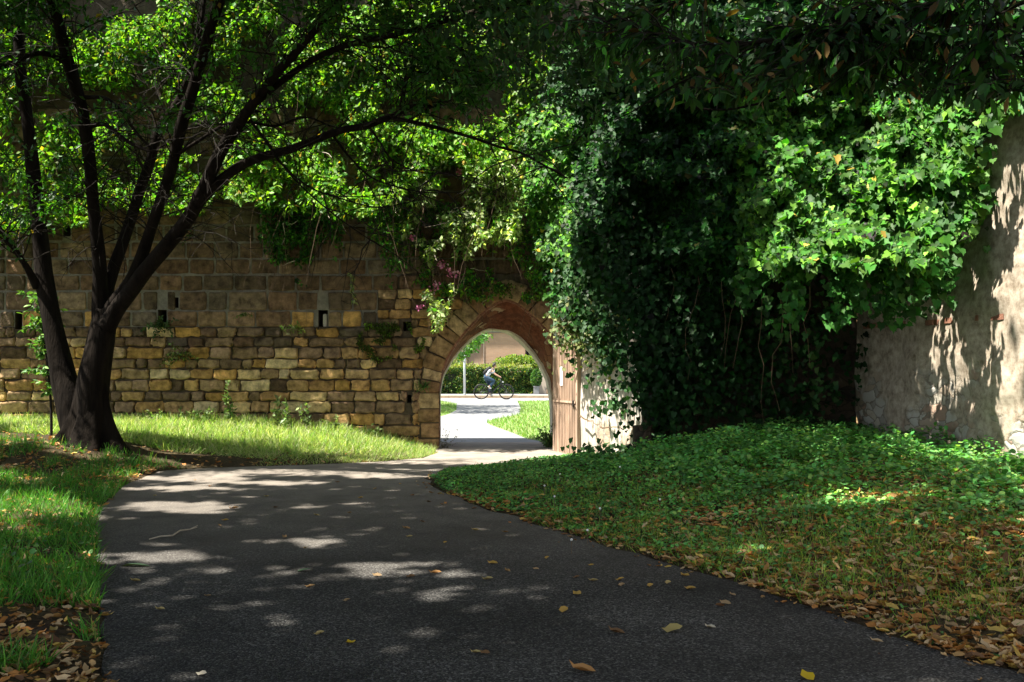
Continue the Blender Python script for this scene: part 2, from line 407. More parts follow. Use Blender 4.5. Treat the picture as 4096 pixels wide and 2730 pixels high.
right_edge = [(11, -6), (6.6, -1), (3.9, 2.8)]+[G(u, v) for u, v in R_PX]
left_edge = jit(left_edge, .035, 1)+[(-1.42, 18.4), (-1.45, 20.45)]
right_edge = jit(right_edge, .06, 2)+[(1.15, 18.3), (.95, 18.9), (.95, 20.45)]
PATH = left_edge+right_edge[::-1]

def height(x, y):
    x = np.asarray(x, float); y = np.asarray(y, float)
    d = poly_dist(x, y, PATH)
    ins = in_poly(x, y, PATH)
    right = x > np.interp(y, [-6, 0, 5, 7, 9.5, 12, 14.2, 16, 18, 21], [7, 3, .3, -.4, -1.5, -2.8, -3.2, -1.2, 0, 0])
    hr = .06*sstep(0, .6, d)+.40*sstep(.5, 4.6, d)
    hl = .07*sstep(0, .7, d)+.4*sstep(0, 3.5, d)*sstep(11, 15.5, y)+.17*np.exp(-((x+6.7)**2+(y-15.5)**2)/1.3)
    h = np.where(right, hr, hl)
    h = h+.025*vnoise(x, y, 5, 1.7)*sstep(.1, .8, d)+.012*vnoise(x, y, 6, 5)*sstep(.05, .3, d)
    h = np.where(ins, -.035, h)
    h = h*(1-sstep(18.7, 19.3, y))
    return np.where(y > 19.0, -.004*np.ones_like(h)*(1)-.01*(ins), h)

def build_ground():
    xs = np.concatenate([[-400, -200, -100, -60, -40, -28, -22], np.arange(-18, 12.01, .13), [14, 18, 25, 40, 60, 100, 200, 400]])
    ys = np.concatenate([[-300, -120, -50, -20, -10, -6], np.arange(-4, 21.01, .13), [22, 24, 27, 30, 35, 40, 45, 50, 60, 80, 120, 250, 500]])
    X, Y = np.meshgrid(xs, ys)
    Z = height(X.ravel(), Y.ravel())
    Z = np.where(Y.ravel() > 20, -.02, Z)
    v = np.stack([X.ravel(), Y.ravel(), Z], 1)
    nx, ny = len(xs), len(ys)
    i = np.arange(nx*ny).reshape(ny, nx)
    f = np.stack([i[:-1, :-1], i[:-1, 1:], i[1:, 1:], i[1:, :-1]], -1).reshape(-1, 4)
    o = mk('ground', v.tolist(), f.tolist(), M['soil'], smooth=True)
    tag(o, kind='structure')
build_ground()

def slab(name, poly, z, mat, depth=.06):
    n = len(poly)
    v = [(x, y, z) for x, y in poly]+[(x, y, z-depth) for x, y in poly]
    a = sum(poly[i][0]*poly[(i+1) % n][1]-poly[(i+1) % n][0]*poly[i][1] for i in range(n))
    top = list(range(n)) if a > 0 else list(range(n-1, -1, -1))
    f = [top]+[(i, (i+1) % n, n+(i+1) % n, n+i) if a < 0 else ((i+1) % n, i, n+i, n+(i+1) % n) for i in range(n)]
    return mk(name, v, f, mat)
tag(slab('path', PATH, .004, M['asphalt']), kind='structure')

FAR = [(-1.45, 20.46), (-2.3, 24), (-2.3, 30), G(1770, 1664), G(1800, 1655), G(1825, 1640), G(1827, 1615), (-3.2, 43.9), (1.2, 43.9), G(2070, 1606), G(2083, 1633), G(2075, 1659), G(2020, 1668), G(1961, 1681), G(1946, 1691), G(1960, 1700), G(2050, 1732), G(2110, 1756), (.75, 20.46)]
tag(slab('footpath', FAR, -.003, M['concrete'], .012), kind='structure')
tag(slab('road', [(-60, 43.9), (60, 43.9), (60, 47.2), (-60, 47.2)], .006, M['road'], .04), kind='structure')
tag(slab('road_edge_line', [(-60, 46.0), (60, 46.0), (60, 47.15), (-60, 47.15)], .010, M['concrete'], .003), kind='structure')
kb = MB()
for i in range(-20, 20): kb.box(i*1.5+.006, i*1.5+1.494, 47.2, 47.38, -.05, .135, .012)
tag(kb.build('kerb', M['kerb']), kind='structure')
tag(slab('pavement', [(-60, 47.38), (60, 47.38), (60, 49.75), (-60, 49.75)], .13, M['concrete'], .15), kind='structure')

# ------------------------------------------------------------------ the old town wall with its gateway
WY = 18.9
S_ = FP/WY
def W(u, v): return ((u-CX)/S_, CH-(v-HZ)/S_)
ARCH_L = [W(1756, 1800), W(1756, 1556), W(1758, 1533), W(1770, 1475), W(1793, 1418), W(1827, 1365), W(1875, 1308), W(1918, 1260), W(1956, 1228), W(1992, 1207), W(2028, 1198), W(2068, 1211), W(2109, 1243), W(2152, 1281), W(2195, 1325), W(2222, 1370), W(2240, 1430), W(2250, 1500), W(2252, 1560), W(2252, 1800)]
ARCH_L[0] = (ARCH_L[0][0], -.1); ARCH_L[-1] = (ARCH_L[-1][0], -.1)
wall = thing('stone_wall', 'tall old stone wall of dark squared blocks over ochre rubble courses, pierced by the arched gateway', 'wall', (-4, WY, 0))
X0, X1, ZT = -17.0, 7.5, 9.2
HOLES = []
for (u0, v0, u1, v1) in [(630, 1240, 665, 1310), (1272, 1241, 1310, 1308), (1612, 1287, 1645, 1325), (1627, 1581, 1645, 1613), (57, 1246, 86, 1318), (695, 1190, 712, 1232), (680, 905, 712, 950), (250, 900, 280, 945)]:
    x0, z1 = W(u0, v0); x1, z0 = W(u1, v1); HOLES.append((x0, x1, z0, z1))
def wall_face(y, flip, holes, arch, z_top=ZT):
    bm = bmesh.new()
    outer = [(X0, -.1)]+arch+[(X1, -.1), (X1, z_top), (X0, z_top)]
    loops = [outer]+[[(a, c), (b, c), (b, d), (a, d)] for a, b, c, d in holes]
    for lp in loops:
        vs = [bm.verts.new((x, y, z)) for x, z in lp]
        for i in range(len(vs)): bm.edges.new((vs[i], vs[(i+1) % len(vs)]))
    bmesh.ops.triangle_fill(bm, edges=bm.edges[:], use_beauty=True, normal=(0, -1 if not flip else 1, 0))
    return bm
core = MB()
core.bm(wall_face(WY+.035, False, HOLES, ARCH_L))
for a, b, c, d in HOLES:
    y0, y1 = WY+.035, WY+.5
    core.add([(a, y0, c), (b, y0, c), (b, y0, d), (a, y0, d), (a, y1, c), (b, y1, c), (b, y1, d), (a, y1, d)],
             [(0, 1, 5, 4), (1, 2, 6, 5), (2, 3, 7, 6), (3, 0, 4, 7), (4, 5, 6, 7)])
core.add([(X0, WY+.035, ZT), (X1, WY+.035, ZT), (X1, 20.3, ZT), (X0, 20.3, ZT), (X0, WY+.035, -.1), (X0, 20.3, -.1)], [(0, 1, 2, 3), (0, 3, 5, 4)])
core.build('wall_core', M['mortar'], wall)

def stone_outline(x0, x1, z0, z1, r, j):
    pts = []
    w, h = x1-x0, z1-z0
    r = min(r, w*.3, h*.3)
    def q(cx, cz, a0):
        for k in range(3):
            a = a0+k*PI/4
            pts.append((cx+math.cos(a)*r, cz+math.sin(a)*r))
    q(x1-r, z1-r, 0); pts.append((x0+w*.66, z1)); pts.append((x0+w*.33, z1))
    q(x0+r, z1-r, PI/2); pts.append((x0, z0+h*.5))
    q(x0+r, z0+r, PI); pts.append((x0+w*.33, z0)); pts.append((x0+w*.66, z0))
    q(x1-r, z0+r, 1.5*PI); pts.append((x1, z0+h*.5))
    return [(x+random.uniform(-j, j), z+random.uniform(-j, j)) for x, z in pts]
def add_stone(mb, outline, y, proud, col, bev=.03, tilt=.02):
    cx = sum(p[0] for p in outline)/len(outline); cz = sum(p[1] for p in outline)/len(outline)
    n = len(outline)
    vs = []
    tx, tz = random.uniform(-tilt, tilt), random.uniform(-tilt, tilt)
    hw = max(abs(p[0]-cx) for p in outline); hh = max(abs(p[1]-cz) for p in outline)
    for ins, dy in ((0, 0), (bev*.2, proud*.75), (bev*.6, proud), (bev*1.6, proud*1.03)):
        fx, fz = max(.2, 1-ins/hw), max(.2, 1-ins/hh)
        for x, z in outline:
            vs.append((cx+(x-cx)*fx, y-dy-(tx*(x-cx)/hw+tz*(z-cz)/hh if dy else 0)+ (random.uniform(-.007, .007) if dy else 0), cz+(z-cz)*fz))
    fs = []
    for k in range(3):
        for i in range(n):
            fs.append((k*n+i, k*n+(i+1) % n, (k+1)*n+(i+1) % n, (k+1)*n+i))
    fs.append(tuple(3*n+i for i in range(n)))
    mb.add(vs, [f[::-1] for f in fs], col)
RING = .39
def ring_outer():
    out = []
    for i, (x, z) in enumerate(ARCH_L):
        a = ARCH_L[max(0, i-1)]; b = ARCH_L[min(len(ARCH_L)-1, i+1)]
        tx, tz = b[0]-a[0], b[1]-a[1]; l = math.hypot(tx, tz)
        out.append((x-tz/l*RING, z+tx/l*RING))
    return out
RO = ring_outer()
def ring_span(z):
    xs = []
    for i in range(len(RO)-1):
        (xa, za), (xb, zb) = RO[i], RO[i+1]
        if (za-z)*(zb-z) <= 0 and za != zb: xs.append(xa+(xb-xa)*(z-za)/(zb-za))
    return (min(xs), max(xs)) if len(xs) >= 2 else None
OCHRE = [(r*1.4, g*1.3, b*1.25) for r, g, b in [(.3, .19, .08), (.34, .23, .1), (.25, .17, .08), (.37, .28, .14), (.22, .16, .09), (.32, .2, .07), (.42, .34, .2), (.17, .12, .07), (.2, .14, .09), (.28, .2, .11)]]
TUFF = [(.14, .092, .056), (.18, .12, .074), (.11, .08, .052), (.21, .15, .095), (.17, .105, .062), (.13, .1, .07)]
def jcol(cs):
    c = random.choice(cs); k = random.uniform(.72, 1.22)
    return tuple(x*k for x in c)
def clear_of_holes(x0, x1, z0, z1):
    for a, b, c, d in HOLES:
        if b-a < .06: continue
        if x0 < b and x1 > a and z0 < d-.01 and z1 > c+.01: return (a, b)
    return None
def lay(mb, z0, z1, xa, xb, wmin, wmax, cols, gap, r, j, proud, tilt=.02):
    x = xa
    while x < xb-.05:
        w = random.uniform(wmin, wmax)
        if random.random() < .15: w *= 1.35
        e = min(x+w, xb)
        if xb-e < wmin*.5: e = xb
        sp = [(x, e)]
        hit = clear_of_holes(x, e, z0, z1)
        if hit:
            sp = [(x, hit[0]), (hit[1], e)]
        for s0, s1 in sp:
            if s1-s0 > .07:
                add_stone(mb, stone_outline(s0+gap*random.uniform(.3, .7), s1-gap*random.uniform(.3, .7), z0+gap*random.uniform(.3, .7), z1-gap*random.uniform(.3, .7), r, j), WY+.035, proud*random.uniform(.75, 1.25), jcol(cols), .03, tilt)
        x = e
rub = MB()
zs = [-.08]
for hgt in (.14, .2, .22, .25, .24, .2, .24, .22, .2, .24, .2, .2): zs.append(zs[-1]+hgt)
ztop = W(0, 1310)[1]
zs = [-.08+(z+.08)*(ztop+.08)/(zs[-1]+.08) for z in zs]
def side_spans(z0, z1):
    sp = ring_span((z0+z1)/2)
    if not sp: return [(X0, X1)]
    return [(X0, sp[0]+.02), (sp[1]-.02, X1)]
for z0, z1 in zip(zs[:-1], zs[1:]):
    for a, b in side_spans(z0, z1):
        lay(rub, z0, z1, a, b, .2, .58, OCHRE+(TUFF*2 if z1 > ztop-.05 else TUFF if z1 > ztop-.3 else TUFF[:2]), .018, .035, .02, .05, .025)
z = ztop
for hgt in (.16, .18, .2, .19):                  # thin courses left of the arch crown
    for a, b in side_spans(z, z+hgt):
        a2 = max(a, W(1510, 0)[0]) if b < 0.5 else a
        lay(rub, z, z+hgt, a2, b, .2, .42, OCHRE[:6]+TUFF[:2], .014, .04, .014, .045)
    z += hgt
zfin = z
rub.build('rubble_courses', M['stone'], wall, smooth=True)
ash = MB()
zl = [ztop]+[W(0, v)[1] for v in (1244, 1165, 1099, 1035, 968)]
while zl[-1] < 6.4: zl.append(zl[-1]+random.uniform(.29, .34))
for z0, z1 in zip(zl[:-1], zl[1:]):
    if z0 < zfin-.05:
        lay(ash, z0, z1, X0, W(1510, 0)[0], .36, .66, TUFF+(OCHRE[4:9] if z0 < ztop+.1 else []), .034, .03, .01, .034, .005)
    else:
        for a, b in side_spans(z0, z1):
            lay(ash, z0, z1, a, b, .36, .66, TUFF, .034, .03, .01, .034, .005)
ash.build('squared_courses', M['stone'], wall, smooth=True)
# pale mortar bedding shows between the squared blocks: a sheet just proud of the core
mpb = bmesh.new()
for lp in [[(X0, ztop+.01), (W(1510, 0)[0], ztop+.01), (W(1510, 0)[0], zfin), (W(1600, 0)[0]+.5, zfin+.55), (X1, zfin+.55), (X1, 6.4), (X0, 6.4)]]+[[(a, c), (b, c), (b, d), (a, d)] for a, b, c, d in HOLES if c > ztop-.1 and b < W(1505, 0)[0]]:
    vs = [mpb.verts.new((x, WY+.029, max(zv, ztop+.01))) for x, zv in lp]
    for i in range(len(vs)): mpb.edges.new((vs[i], vs[(i+1) % len(vs)]))
bmesh.ops.triangle_fill(mpb, edges=mpb.edges[:], use_beauty=True, normal=(0, -1, 0))
t_ = MB(); t_.bm(mpb); t_.build('mortar_bedding', M['mortar_pale'], wall)
# voussoirs round the arch
vo = MB()
def arc_len(pts):
    d = [0]
    for a, b in zip(pts[:-1], pts[1:]): d.append(d[-1]+math.hypot(b[0]-a[0], b[1]-a[1]))
    return d
dl = arc_len(ARCH_L)
def at(pts, s):
    s = max(0, min(dl[-1], s))
    for i in range(len(dl)-1):
        if s <= dl[i+1]:
            t = (s-dl[i])/(dl[i+1]-dl[i]+1e-9)
            return (pts[i][0]+(pts[i+1][0]-pts[i][0])*t, pts[i][1]+(pts[i+1][1]-pts[i][1])*t)
s0 = 0
VC = [(.34, .21, .1), (.4, .26, .13), (.28, .175, .085), (.26, .155, .08), (.42, .3, .16)]
while s0 < dl[-1]-.1:
    s1 = min(s0+random.uniform(.17, .36), dl[-1])
    if dl[-1]-s1 < .15: s1 = dl[-1]
    k = 5
    thick = random.uniform(.85, 1.1)
    inn = [at(ARCH_L, s0+.008+(s1-s0-.016)*i/k) for i in range(k+1)]
    ou = [at(RO, s0+.008+(s1-s0-.016)*i/k) for i in range(k+1)]
    ou = [(a[0]+(b[0]-a[0])*thick, a[1]+(b[1]-a[1])*thick) for a, b in zip(inn, ou)]
    ol = [(x+random.uniform(-.008, .008), z_+random.uniform(-.008, .008)) for x, z_ in inn+ou[::-1]]
    add_stone(vo, ol[::-1], WY+.035, random.uniform(.02, .075), jcol(VC), .03, .03)
    s0 = s1
vo.build('arch_stones', M['stone'], wall, smooth=True)

# vault from the front arch back to the pale inner frame
def resample(pts, n):
    d = [0]
    for a, b in zip(pts[:-1], pts[1:]): d.append(d[-1]+math.dist(a, b))
    out = []
    for k in range(n):
        s = d[-1]*k/(n-1)
        i = next(j for j in range(len(d)-1) if s <= d[j+1]+1e-9)
        t = (s-d[i])/(d[i+1]-d[i]+1e-9)
        out.append(tuple(p+(q-p)*t for p, q in zip(pts[i], pts[i+1])))
    return out
def pxline(pts, Y): return [tuple(P(u, v, Y)[i] for i in (0, 2)) for u, v in pts]
BACK = [(1763, 1790), (1763, 1580), (1774, 1513), (1808, 1451), (1841, 1408), (1884, 1365), (1927, 1334), (1950, 1327), (2000, 1328), (2033, 1339), (2071, 1368), (2114, 1411), (2152, 1461), (2181, 1523), (2193, 1580), (2198, 1628), (2199, 1700), (2199, 1800)]
MID = [(1759, 1790), (1759, 1575), (1770, 1505), (1803, 1443), (1836, 1400), (1880, 1356), (1923, 1324), (1950, 1314), (2003, 1315), (2043, 1318), (2092, 1355), (2140, 1410), (2176, 1465), (2200, 1515), (2212, 1575), (2217, 1628), (2218, 1700), (2218, 1810)]
YM, YB = 19.95, 20.45
mid = pxline(MID, YM); back = pxline(BACK, YB)
for l in (mid, back):
    l[0] = (l[0][0], -.1); l[-1] = (l[-1][0], -.1)
def loft(rings, ys, n, mat, name, parent, rough=0.0, sub=8):
    R = [resample(r, n) for r in rings]
    v, f, rows = [], [], 0
    for a, b, ya, yb in zip(R[:-1], R[1:], ys[:-1], ys[1:]):
        for k in range(sub+1):
            if rows and k == 0: continue
            t = k/sub
            for i in range(n):
                x = a[i][0]+(b[i][0]-a[i][0])*t; z_ = a[i][1]+(b[i][1]-a[i][1])*t; y = ya+(yb-ya)*t
                e = rough*noise.noise(Vector((x*2.5, y*2.5, z_*2.5)))
                v.append((x+e, y, z_+e))
            rows += 1
    for r in range(rows-1):
        for i in range(n-1): f.append((r*n+i, r*n+i+1, (r+1)*n+i+1, (r+1)*n+i))
    return mk(name, v, f, mat, parent, smooth=True)
loft([ARCH_L, mid], [WY+.03, YM], 60, M['vault'], 'vault', wall, .05)
# brick edge under the arch stones
be = MB()
rr = resample(ARCH_L, 70)
for i in range(16, 56):
    a, b = Vector((rr[i][0], 0, rr[i][1])), Vector((rr[i+1][0], 0, rr[i+1][1]))
    tdir = (b-a).normalized(); nrm = Vector((tdir.z, 0, -tdir.x)); a2 = a+tdir*.006; b2 = b-tdir*.006
    vs = [Vector((q.x+nrm.x*o_, yy, q.z+nrm.z*o_)) for yy in (WY+.02+random.uniform(0, .015), WY+.22) for q in (a2, b2) for o_ in (-.02, .035)]
    be.add(vs, [(0, 1, 3, 2), (4, 6, 7, 5), (1, 5, 7, 3), (0, 2, 6, 4), (0, 4, 5, 1), (2, 3, 7, 6)])
be.build('brick_arch_edge', M['brick'], wall)
# the frame: front ring face, reveal, back wall face
fr = MB()
n = 60
mo, bo = resample(mid, n), resample(back, n)
mi = [(b[0]*YM/YB+(m[0]-b[0]*YM/YB)*.5, m[1]+( (CH+(b[1]-CH)*YM/YB)-m[1])*.35) for m, b in zip(mo, bo)]
v = [(x, YM, z_) for x, z_ in mo]+[(x, YM+.02, z_) for x, z_ in mi]+[(x, YB, z_) for x, z_ in bo]
f = []
for k in (0, 1):
    for i in range(n-1): f.append((k*n+i, k*n+i+1, (k+1)*n+i+1, (k+1)*n+i))
fr.add(v, f); fr.build('inner_arch_frame', M['pale_stone'], wall, smooth=False)
bk = MB(); bk.bm(wall_face(YB, True, [], back)); bk.build('rear_face', M['mortar'], wall)

# pale stone standing in one of the wall holes
a, b, c, d = HOLES[1]
ps = MB(); ps.box(a+.075, b-.012, WY+.06, WY+.2, c-.002, c+.25, .03)
tag(ps.build('loose_stone', M['pale_stone'], smooth=True), 'pale loose stone standing in a square hole of the wall left of the arch', 'stone')

# ------------------------------------------------------------------ gate leaf
GA, GB = Vector((.80, 18.36, 0)), Vector((1.155, 17.38, 0))
gd = (GB-GA); gl = gd.length; gd.normalize(); gn = Vector((gd.y, -gd.x, 0))   # gn faces left
if gn.x > 0: gn = -gn
gate = thing('metal_gate', 'open brown corrugated metal gate leaf standing beside the arch', 'gate', GA)
nr = 14; v, f, cols = [], [], []
prof = []
for i in range(nr):
    for t, o_ in ((0, 0), (.3, 0), (.5, .04), (.8, .04)):
        prof.append(((i+t)/nr*gl, o_))
prof.append((gl, 0))
gz0, gz1 = .03, 2.68
for s_, o_ in prof:
    for z_ in (gz0, gz1):
        q = GA+gd*s_+gn*(o_+.004); v.append((q.x, q.y, z_))
for i in range(len(prof)-1): f.append((2*i, 2*i+2, 2*i+3, 2*i+1))
mk('corrugated_panel', v, f, M['metal_paint'], gate)
def gbox(s0, s1, n0, n1, z0, z1, name, mat, parent=gate):
    v = [(GA+gd*s_+gn*o_+Vector((0, 0, z_))) for z_ in (z0, z1) for o_ in (n0, n1) for s_ in (s0, s1)]
    return mk(name, v, [(0, 2, 3, 1), (4, 5, 7, 6), (0, 1, 5, 4), (2, 6, 7, 3), (0, 4, 6, 2), (1, 3, 7, 5)], mat, parent)
gbox(gl, gl+.05, -.03, .04, .02, 2.7, 'edge_post', M['metal_paint'])
gbox(-.05, 0, -.03, .03, .02, 2.7, 'hinge_post', M['metal_paint'])
gbox(0, gl, .046, .06, .92, .955, 'middle_rail', M['metal_paint'])
gbox(0, gl, -.03, .03, .0, .03, 'bottom_rail', M['metal_paint'])
lt = MB()
q = GA+gd*(gl-.1)+gn*.05
lt.box(q.x-.02, q.x+.02, q.y-.06, q.y+.06, .86, .97, .006)
lt.tube([q+Vector((0, -.12, .9)), q+Vector((0, .1, .9))], .012, 8)
lt.build('latch', M['iron'], gate)
tag(gbox(.34, .46, .048, .051, 1.22, 1.56, 'paper_notice', M['paper'], None), 'white paper notice fixed to the brown corrugated gate', 'notice')

# ------------------------------------------------------------------ side walls on the right
def wall_grid(name, a, b, z1, mat, parent, amp, seed, step=.07, thick=.5, streak=False):
    a, b = Vector((*a, 0)), Vector((*b, 0)); d = b-a; l = d.length; d.normalize(); nrm = Vector((d.y, -d.x, 0))
    nx, nz = int(l/step), int((z1+.2)/step)
    v, f = [], []
    for j in range(nz+1):
        for i in range(nx+1):
            s_, z_ = l*i/nx, -.2+(z1+.2)*j/nz
            p = Vector((s_*1.0, seed, z_))
            e = amp*(noise.noise(p*1.1)*1.2+noise.noise(p*3.2)*.8)
            if streak: e = amp*(noise.noise(Vector((s_*9, seed, z_*.9)))*.9+noise.noise(Vector((s_*2, seed, z_*.8))))
            else:
                dd, _ = noise.voronoi(Vector((s_*3.4, seed, z_*5)))
                e += amp*.8*min(.5, dd[1]-dd[0])*max(0, 1.1-z_*.35)
            q = a+d*s_+nrm*e; v.append((q.x, q.y, z_))
    for j in range(nz):
        for i in range(nx):
            k = j*(nx+1)+i
            f.append((k, k+1, k+nx+2, k+nx+1))
    m = len(v)
    # top and back
    for z_ in (z1, -.2):
        for p in (a, b):
            q = p-nrm*thick; v.append((q.x, q.y, z_))
    f.append((nz*(nx+1), nz*(nx+1)+nx, m+1, m)); f.append((m, m+1, m+3, m+2))
    return mk(name, v, f, mat, parent, smooth=True)
RA, RB = (5.33, 15.4), (6.75, 5.6)
rw = thing('rubble_wall', 'high rubble wall of patchy grey plaster with sunlit patches at the right edge', 'wall', (6, 11, 0))
wall_grid('wall_face', RA, RB, 8.0, M['rubble'], rw, .06, 3.3)
bc = MB()
a, b = Vector((*RA, 0)), Vector((*RB, 0)); d = (b-a); l = d.length; d.normalize(); nrm = Vector((d.y, -d.x, 0))
s_ = 0
while s_ < l:
    w = random.uniform(.2, .27)
    if random.random() < .7:
        z0 = 2.14+random.uniform(-.008, .008)+.03*noise.noise(Vector((s_*.8, 0, 0)))
        pr_ = .03+random.uniform(-.02, .015)
        vs = [(a+d*ss+nrm*o_+Vector((0, 0, zz))) for zz in (z0, z0+.07) for o_ in (-.1, pr_) for ss in (s_, s_+w-.02)]
        bc.add(vs, [(0, 2, 3, 1), (4, 5, 7, 6), (0, 1, 5, 4), (2, 6, 7, 3), (0, 4, 6, 2), (1, 3, 7, 5)])
    s_ += w
bc.build('brick_course', M['brick'], rw)
pw = thing('plaster_wall', 'short sunlit return wall of streaked pale plaster between the gate and the ivy', 'wall', (1.6, 16.5, 0))
wall_grid('wall_face', (1.19, 17.36), (2.05, 15.7), 3.3, M['streaky'], pw, .03, 8.1, .05, .4, True)
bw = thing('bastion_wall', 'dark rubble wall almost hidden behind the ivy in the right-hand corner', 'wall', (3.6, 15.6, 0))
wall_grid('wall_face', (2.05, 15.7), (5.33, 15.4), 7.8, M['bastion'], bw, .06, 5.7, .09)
cb = MB(); q = P(2562, 1735, 15.3); cb.box(q.x-.1, q.x+.16, 15.2, 15.5, .1, q.z+.12, .03)
tag(cb.build('stone_block', M['bastion'], smooth=True), 'dark squared stone block at the foot of the pale plaster wall', 'stone')

# ------------------------------------------------------------------ which sun rays stay open
DAP = [(1882, 2218, 105, 17), (1614, 2257, 215, 11), (1487, 2295, 135, 18), (1774, 2298, 122, 16), (1748, 2368, 128, 24), (2029, 2352, 85, 12), (2150, 2378, 95, 12), (1812, 2422, 90, 10), (1264, 2171, 130, 16), (1436, 2021, 55, 8), (1238, 2030, 95, 7), (1551, 2118, 95, 7), (1340, 2327, 40, 9), (689, 2029, 230, 16), (800, 2045, 120, 9), (585, 2222, 230, 15), (654, 2253, 140, 10), (689, 2184, 105, 9), (1137, 2167, 180, 10), (757, 1956, 230, 10), (757, 1915, 280, 11), (1033, 1932, 220, 9), (1250, 1890, 480, 11), (300, 1868, 300, 20), (200, 2060, 210, 40), (90, 2150, 110, 30), (330, 2232, 70, 18), (100, 2280, 120, 14), (3013, 2242, 95, 20), (60, 1960, 160, 16), (1500, 1905, 180, 8)]
DAP = [(a, b, c*1.2, d*1.35) for a, b, c, d in DAP]
RWLIT = [[(3930, 1240), (3910, 1500), (3990, 1560), (4130, 1590), (4130, 1230), (4040, 1290)], [(3880, 1560), (3870, 1640), (3930, 1700), (3960, 1600)], [(3747, 1108), (3725, 1303), (3725, 1488), (3705, 1640), (3760, 1640), (3871, 1542), (3890, 1380), (3830, 1280), (3774, 1179)],
         [(3840, 1010), (3850, 1130), (3900, 1180), (3930, 1080), (3900, 1020)], [(4040, 1050), (4040, 1190), (4096, 1190), (4096, 1050)],
         [(3955, 700), (3940, 930), (4110, 960), (4110, 560), (4040, 600)], [(3960, 1330), (3950, 1480), (4110, 1500), (4110, 1300)], [(3980, 1540), (3990, 1640), (4110, 1660), (4110, 1560)],
         [(3780, 1680), (3780, 1780), (3850, 1780), (3850, 1680)]]
LITBALL = [(P(3330, 720, 12.7), 1.3), (P(3080, 560, 13.4), .6), (P(3520, 980, 11.9), .9), (P(3400, 900, 12.1), 1.0), (P(3150, 560, 12.8), .6), (P(3560, 980, 12.7), .75), (P(3780, 560, 12.5), .55), (P(2170, 820, 16.8), 1.1), (P(3700, 330, 12.3), .5), (P(3960, 930, 12), .35), (P(2480, 60, 9), .4), (P(3560, 60, 10), .6), (P(130, 1150, 15.3), .6), (P(60, 700, 15), .7)]
SHADE = [(P(2400, 780, 16.1), .55), (P(2480, 980, 15.9), .6), (P(2480, 620, 15.7), .6), (P(2620, 800, 15.1), .8), (P(2620, 1150, 15.2), .7), (P(2480, 1230, 15.9), .42), (P(2780, 620, 14.4), .8), (P(2850, 950, 14.2), .8), (P(2560, 450, 15.2), .6), (P(2960, 700, 13.6), .5), (P(3000, 1000, 13.6), .6)]
rw_d = Vector((RB[0]-RA[0], RB[1]-RA[1])).normalized(); rw_n = np.array([rw_d.y, -rw_d.x, 0.0])
def on_wall_patch(p):
    den = float(np.dot(-S, rw_n))
    t = ((np.array([RA[0], RA[1], 0])-p)@rw_n)/den
    q = p-S*t[:, None]
    qy = np.maximum(q[:, 1], 1)
    u = CX+FP*q[:, 0]/qy; v_ = HZ-FP*(q[:, 2]-CH)/qy
    h = np.zeros(len(p), bool)
    for pl in RWLIT: h |= in_poly(u+22*vnoise(q[:, 1], q[:, 2], 3, 5), v_+25*vnoise(q[:, 1], q[:, 2], 8, 4), pl)
    return h & (t > 0) & (q[:, 2] > 0)
def blocks_light(p):
    """True for points whose shadow would fall on ground, wall or ivy that is sunlit in the photograph"""
    p = np.asarray(p, float)
    g = p-S*(p[:, 2:3]/S[2])
    hit = g[:, 1] > np.interp(g[:, 0], [-6, -3.2, -1.6, 0], [16.8, 16.5, 15.9, 15.5])+.25*vnoise(g[:, 0], g[:, 1], 9, .8)
    gy = np.maximum(g[:, 1], .5)
    u = CX+FP*g[:, 0]/gy; v_ = HZ+FP*CH/gy
    wob = 1+.35*vnoise(g[:, 0], g[:, 1], 21, 2.5)
    for cu, cv, a, b in DAP:
        hit |= ((u-cu)/(a*wob))**2+((v_-cv)/(b*wob))**2 < 1
    den = float(np.dot(-S, rw_n))
    t = ((np.array([RA[0], RA[1], 0])-p)@rw_n)/den
    q = p-S*t[:, None]
    ok = (t > 0) & (q[:, 2] > 0)
    qy = np.maximum(q[:, 1], 1)
    u = CX+FP*q[:, 0]/qy; v_ = HZ-FP*(q[:, 2]-CH)/qy
    for pl in RWLIT: hit |= ok & in_poly(u+25*vnoise(q[:, 1], q[:, 2], 3, 4), v_, pl)
    for c, r in LITBALL:
        w = p-np.array(c); tt = w@S
        dd = np.linalg.norm(w-tt[:, None]*S, axis=1)
        hit |= (dd < r*(1+.35*vnoise(p[:, 0], p[:, 1], 4, 2))) & (tt > .25)
    for c, r in SHADE:
        w = p-np.array(c); tt = w@S
        hit &= ~((np.linalg.norm(w-tt[:, None]*S, axis=1) < r) & (tt > .25))
    return hit

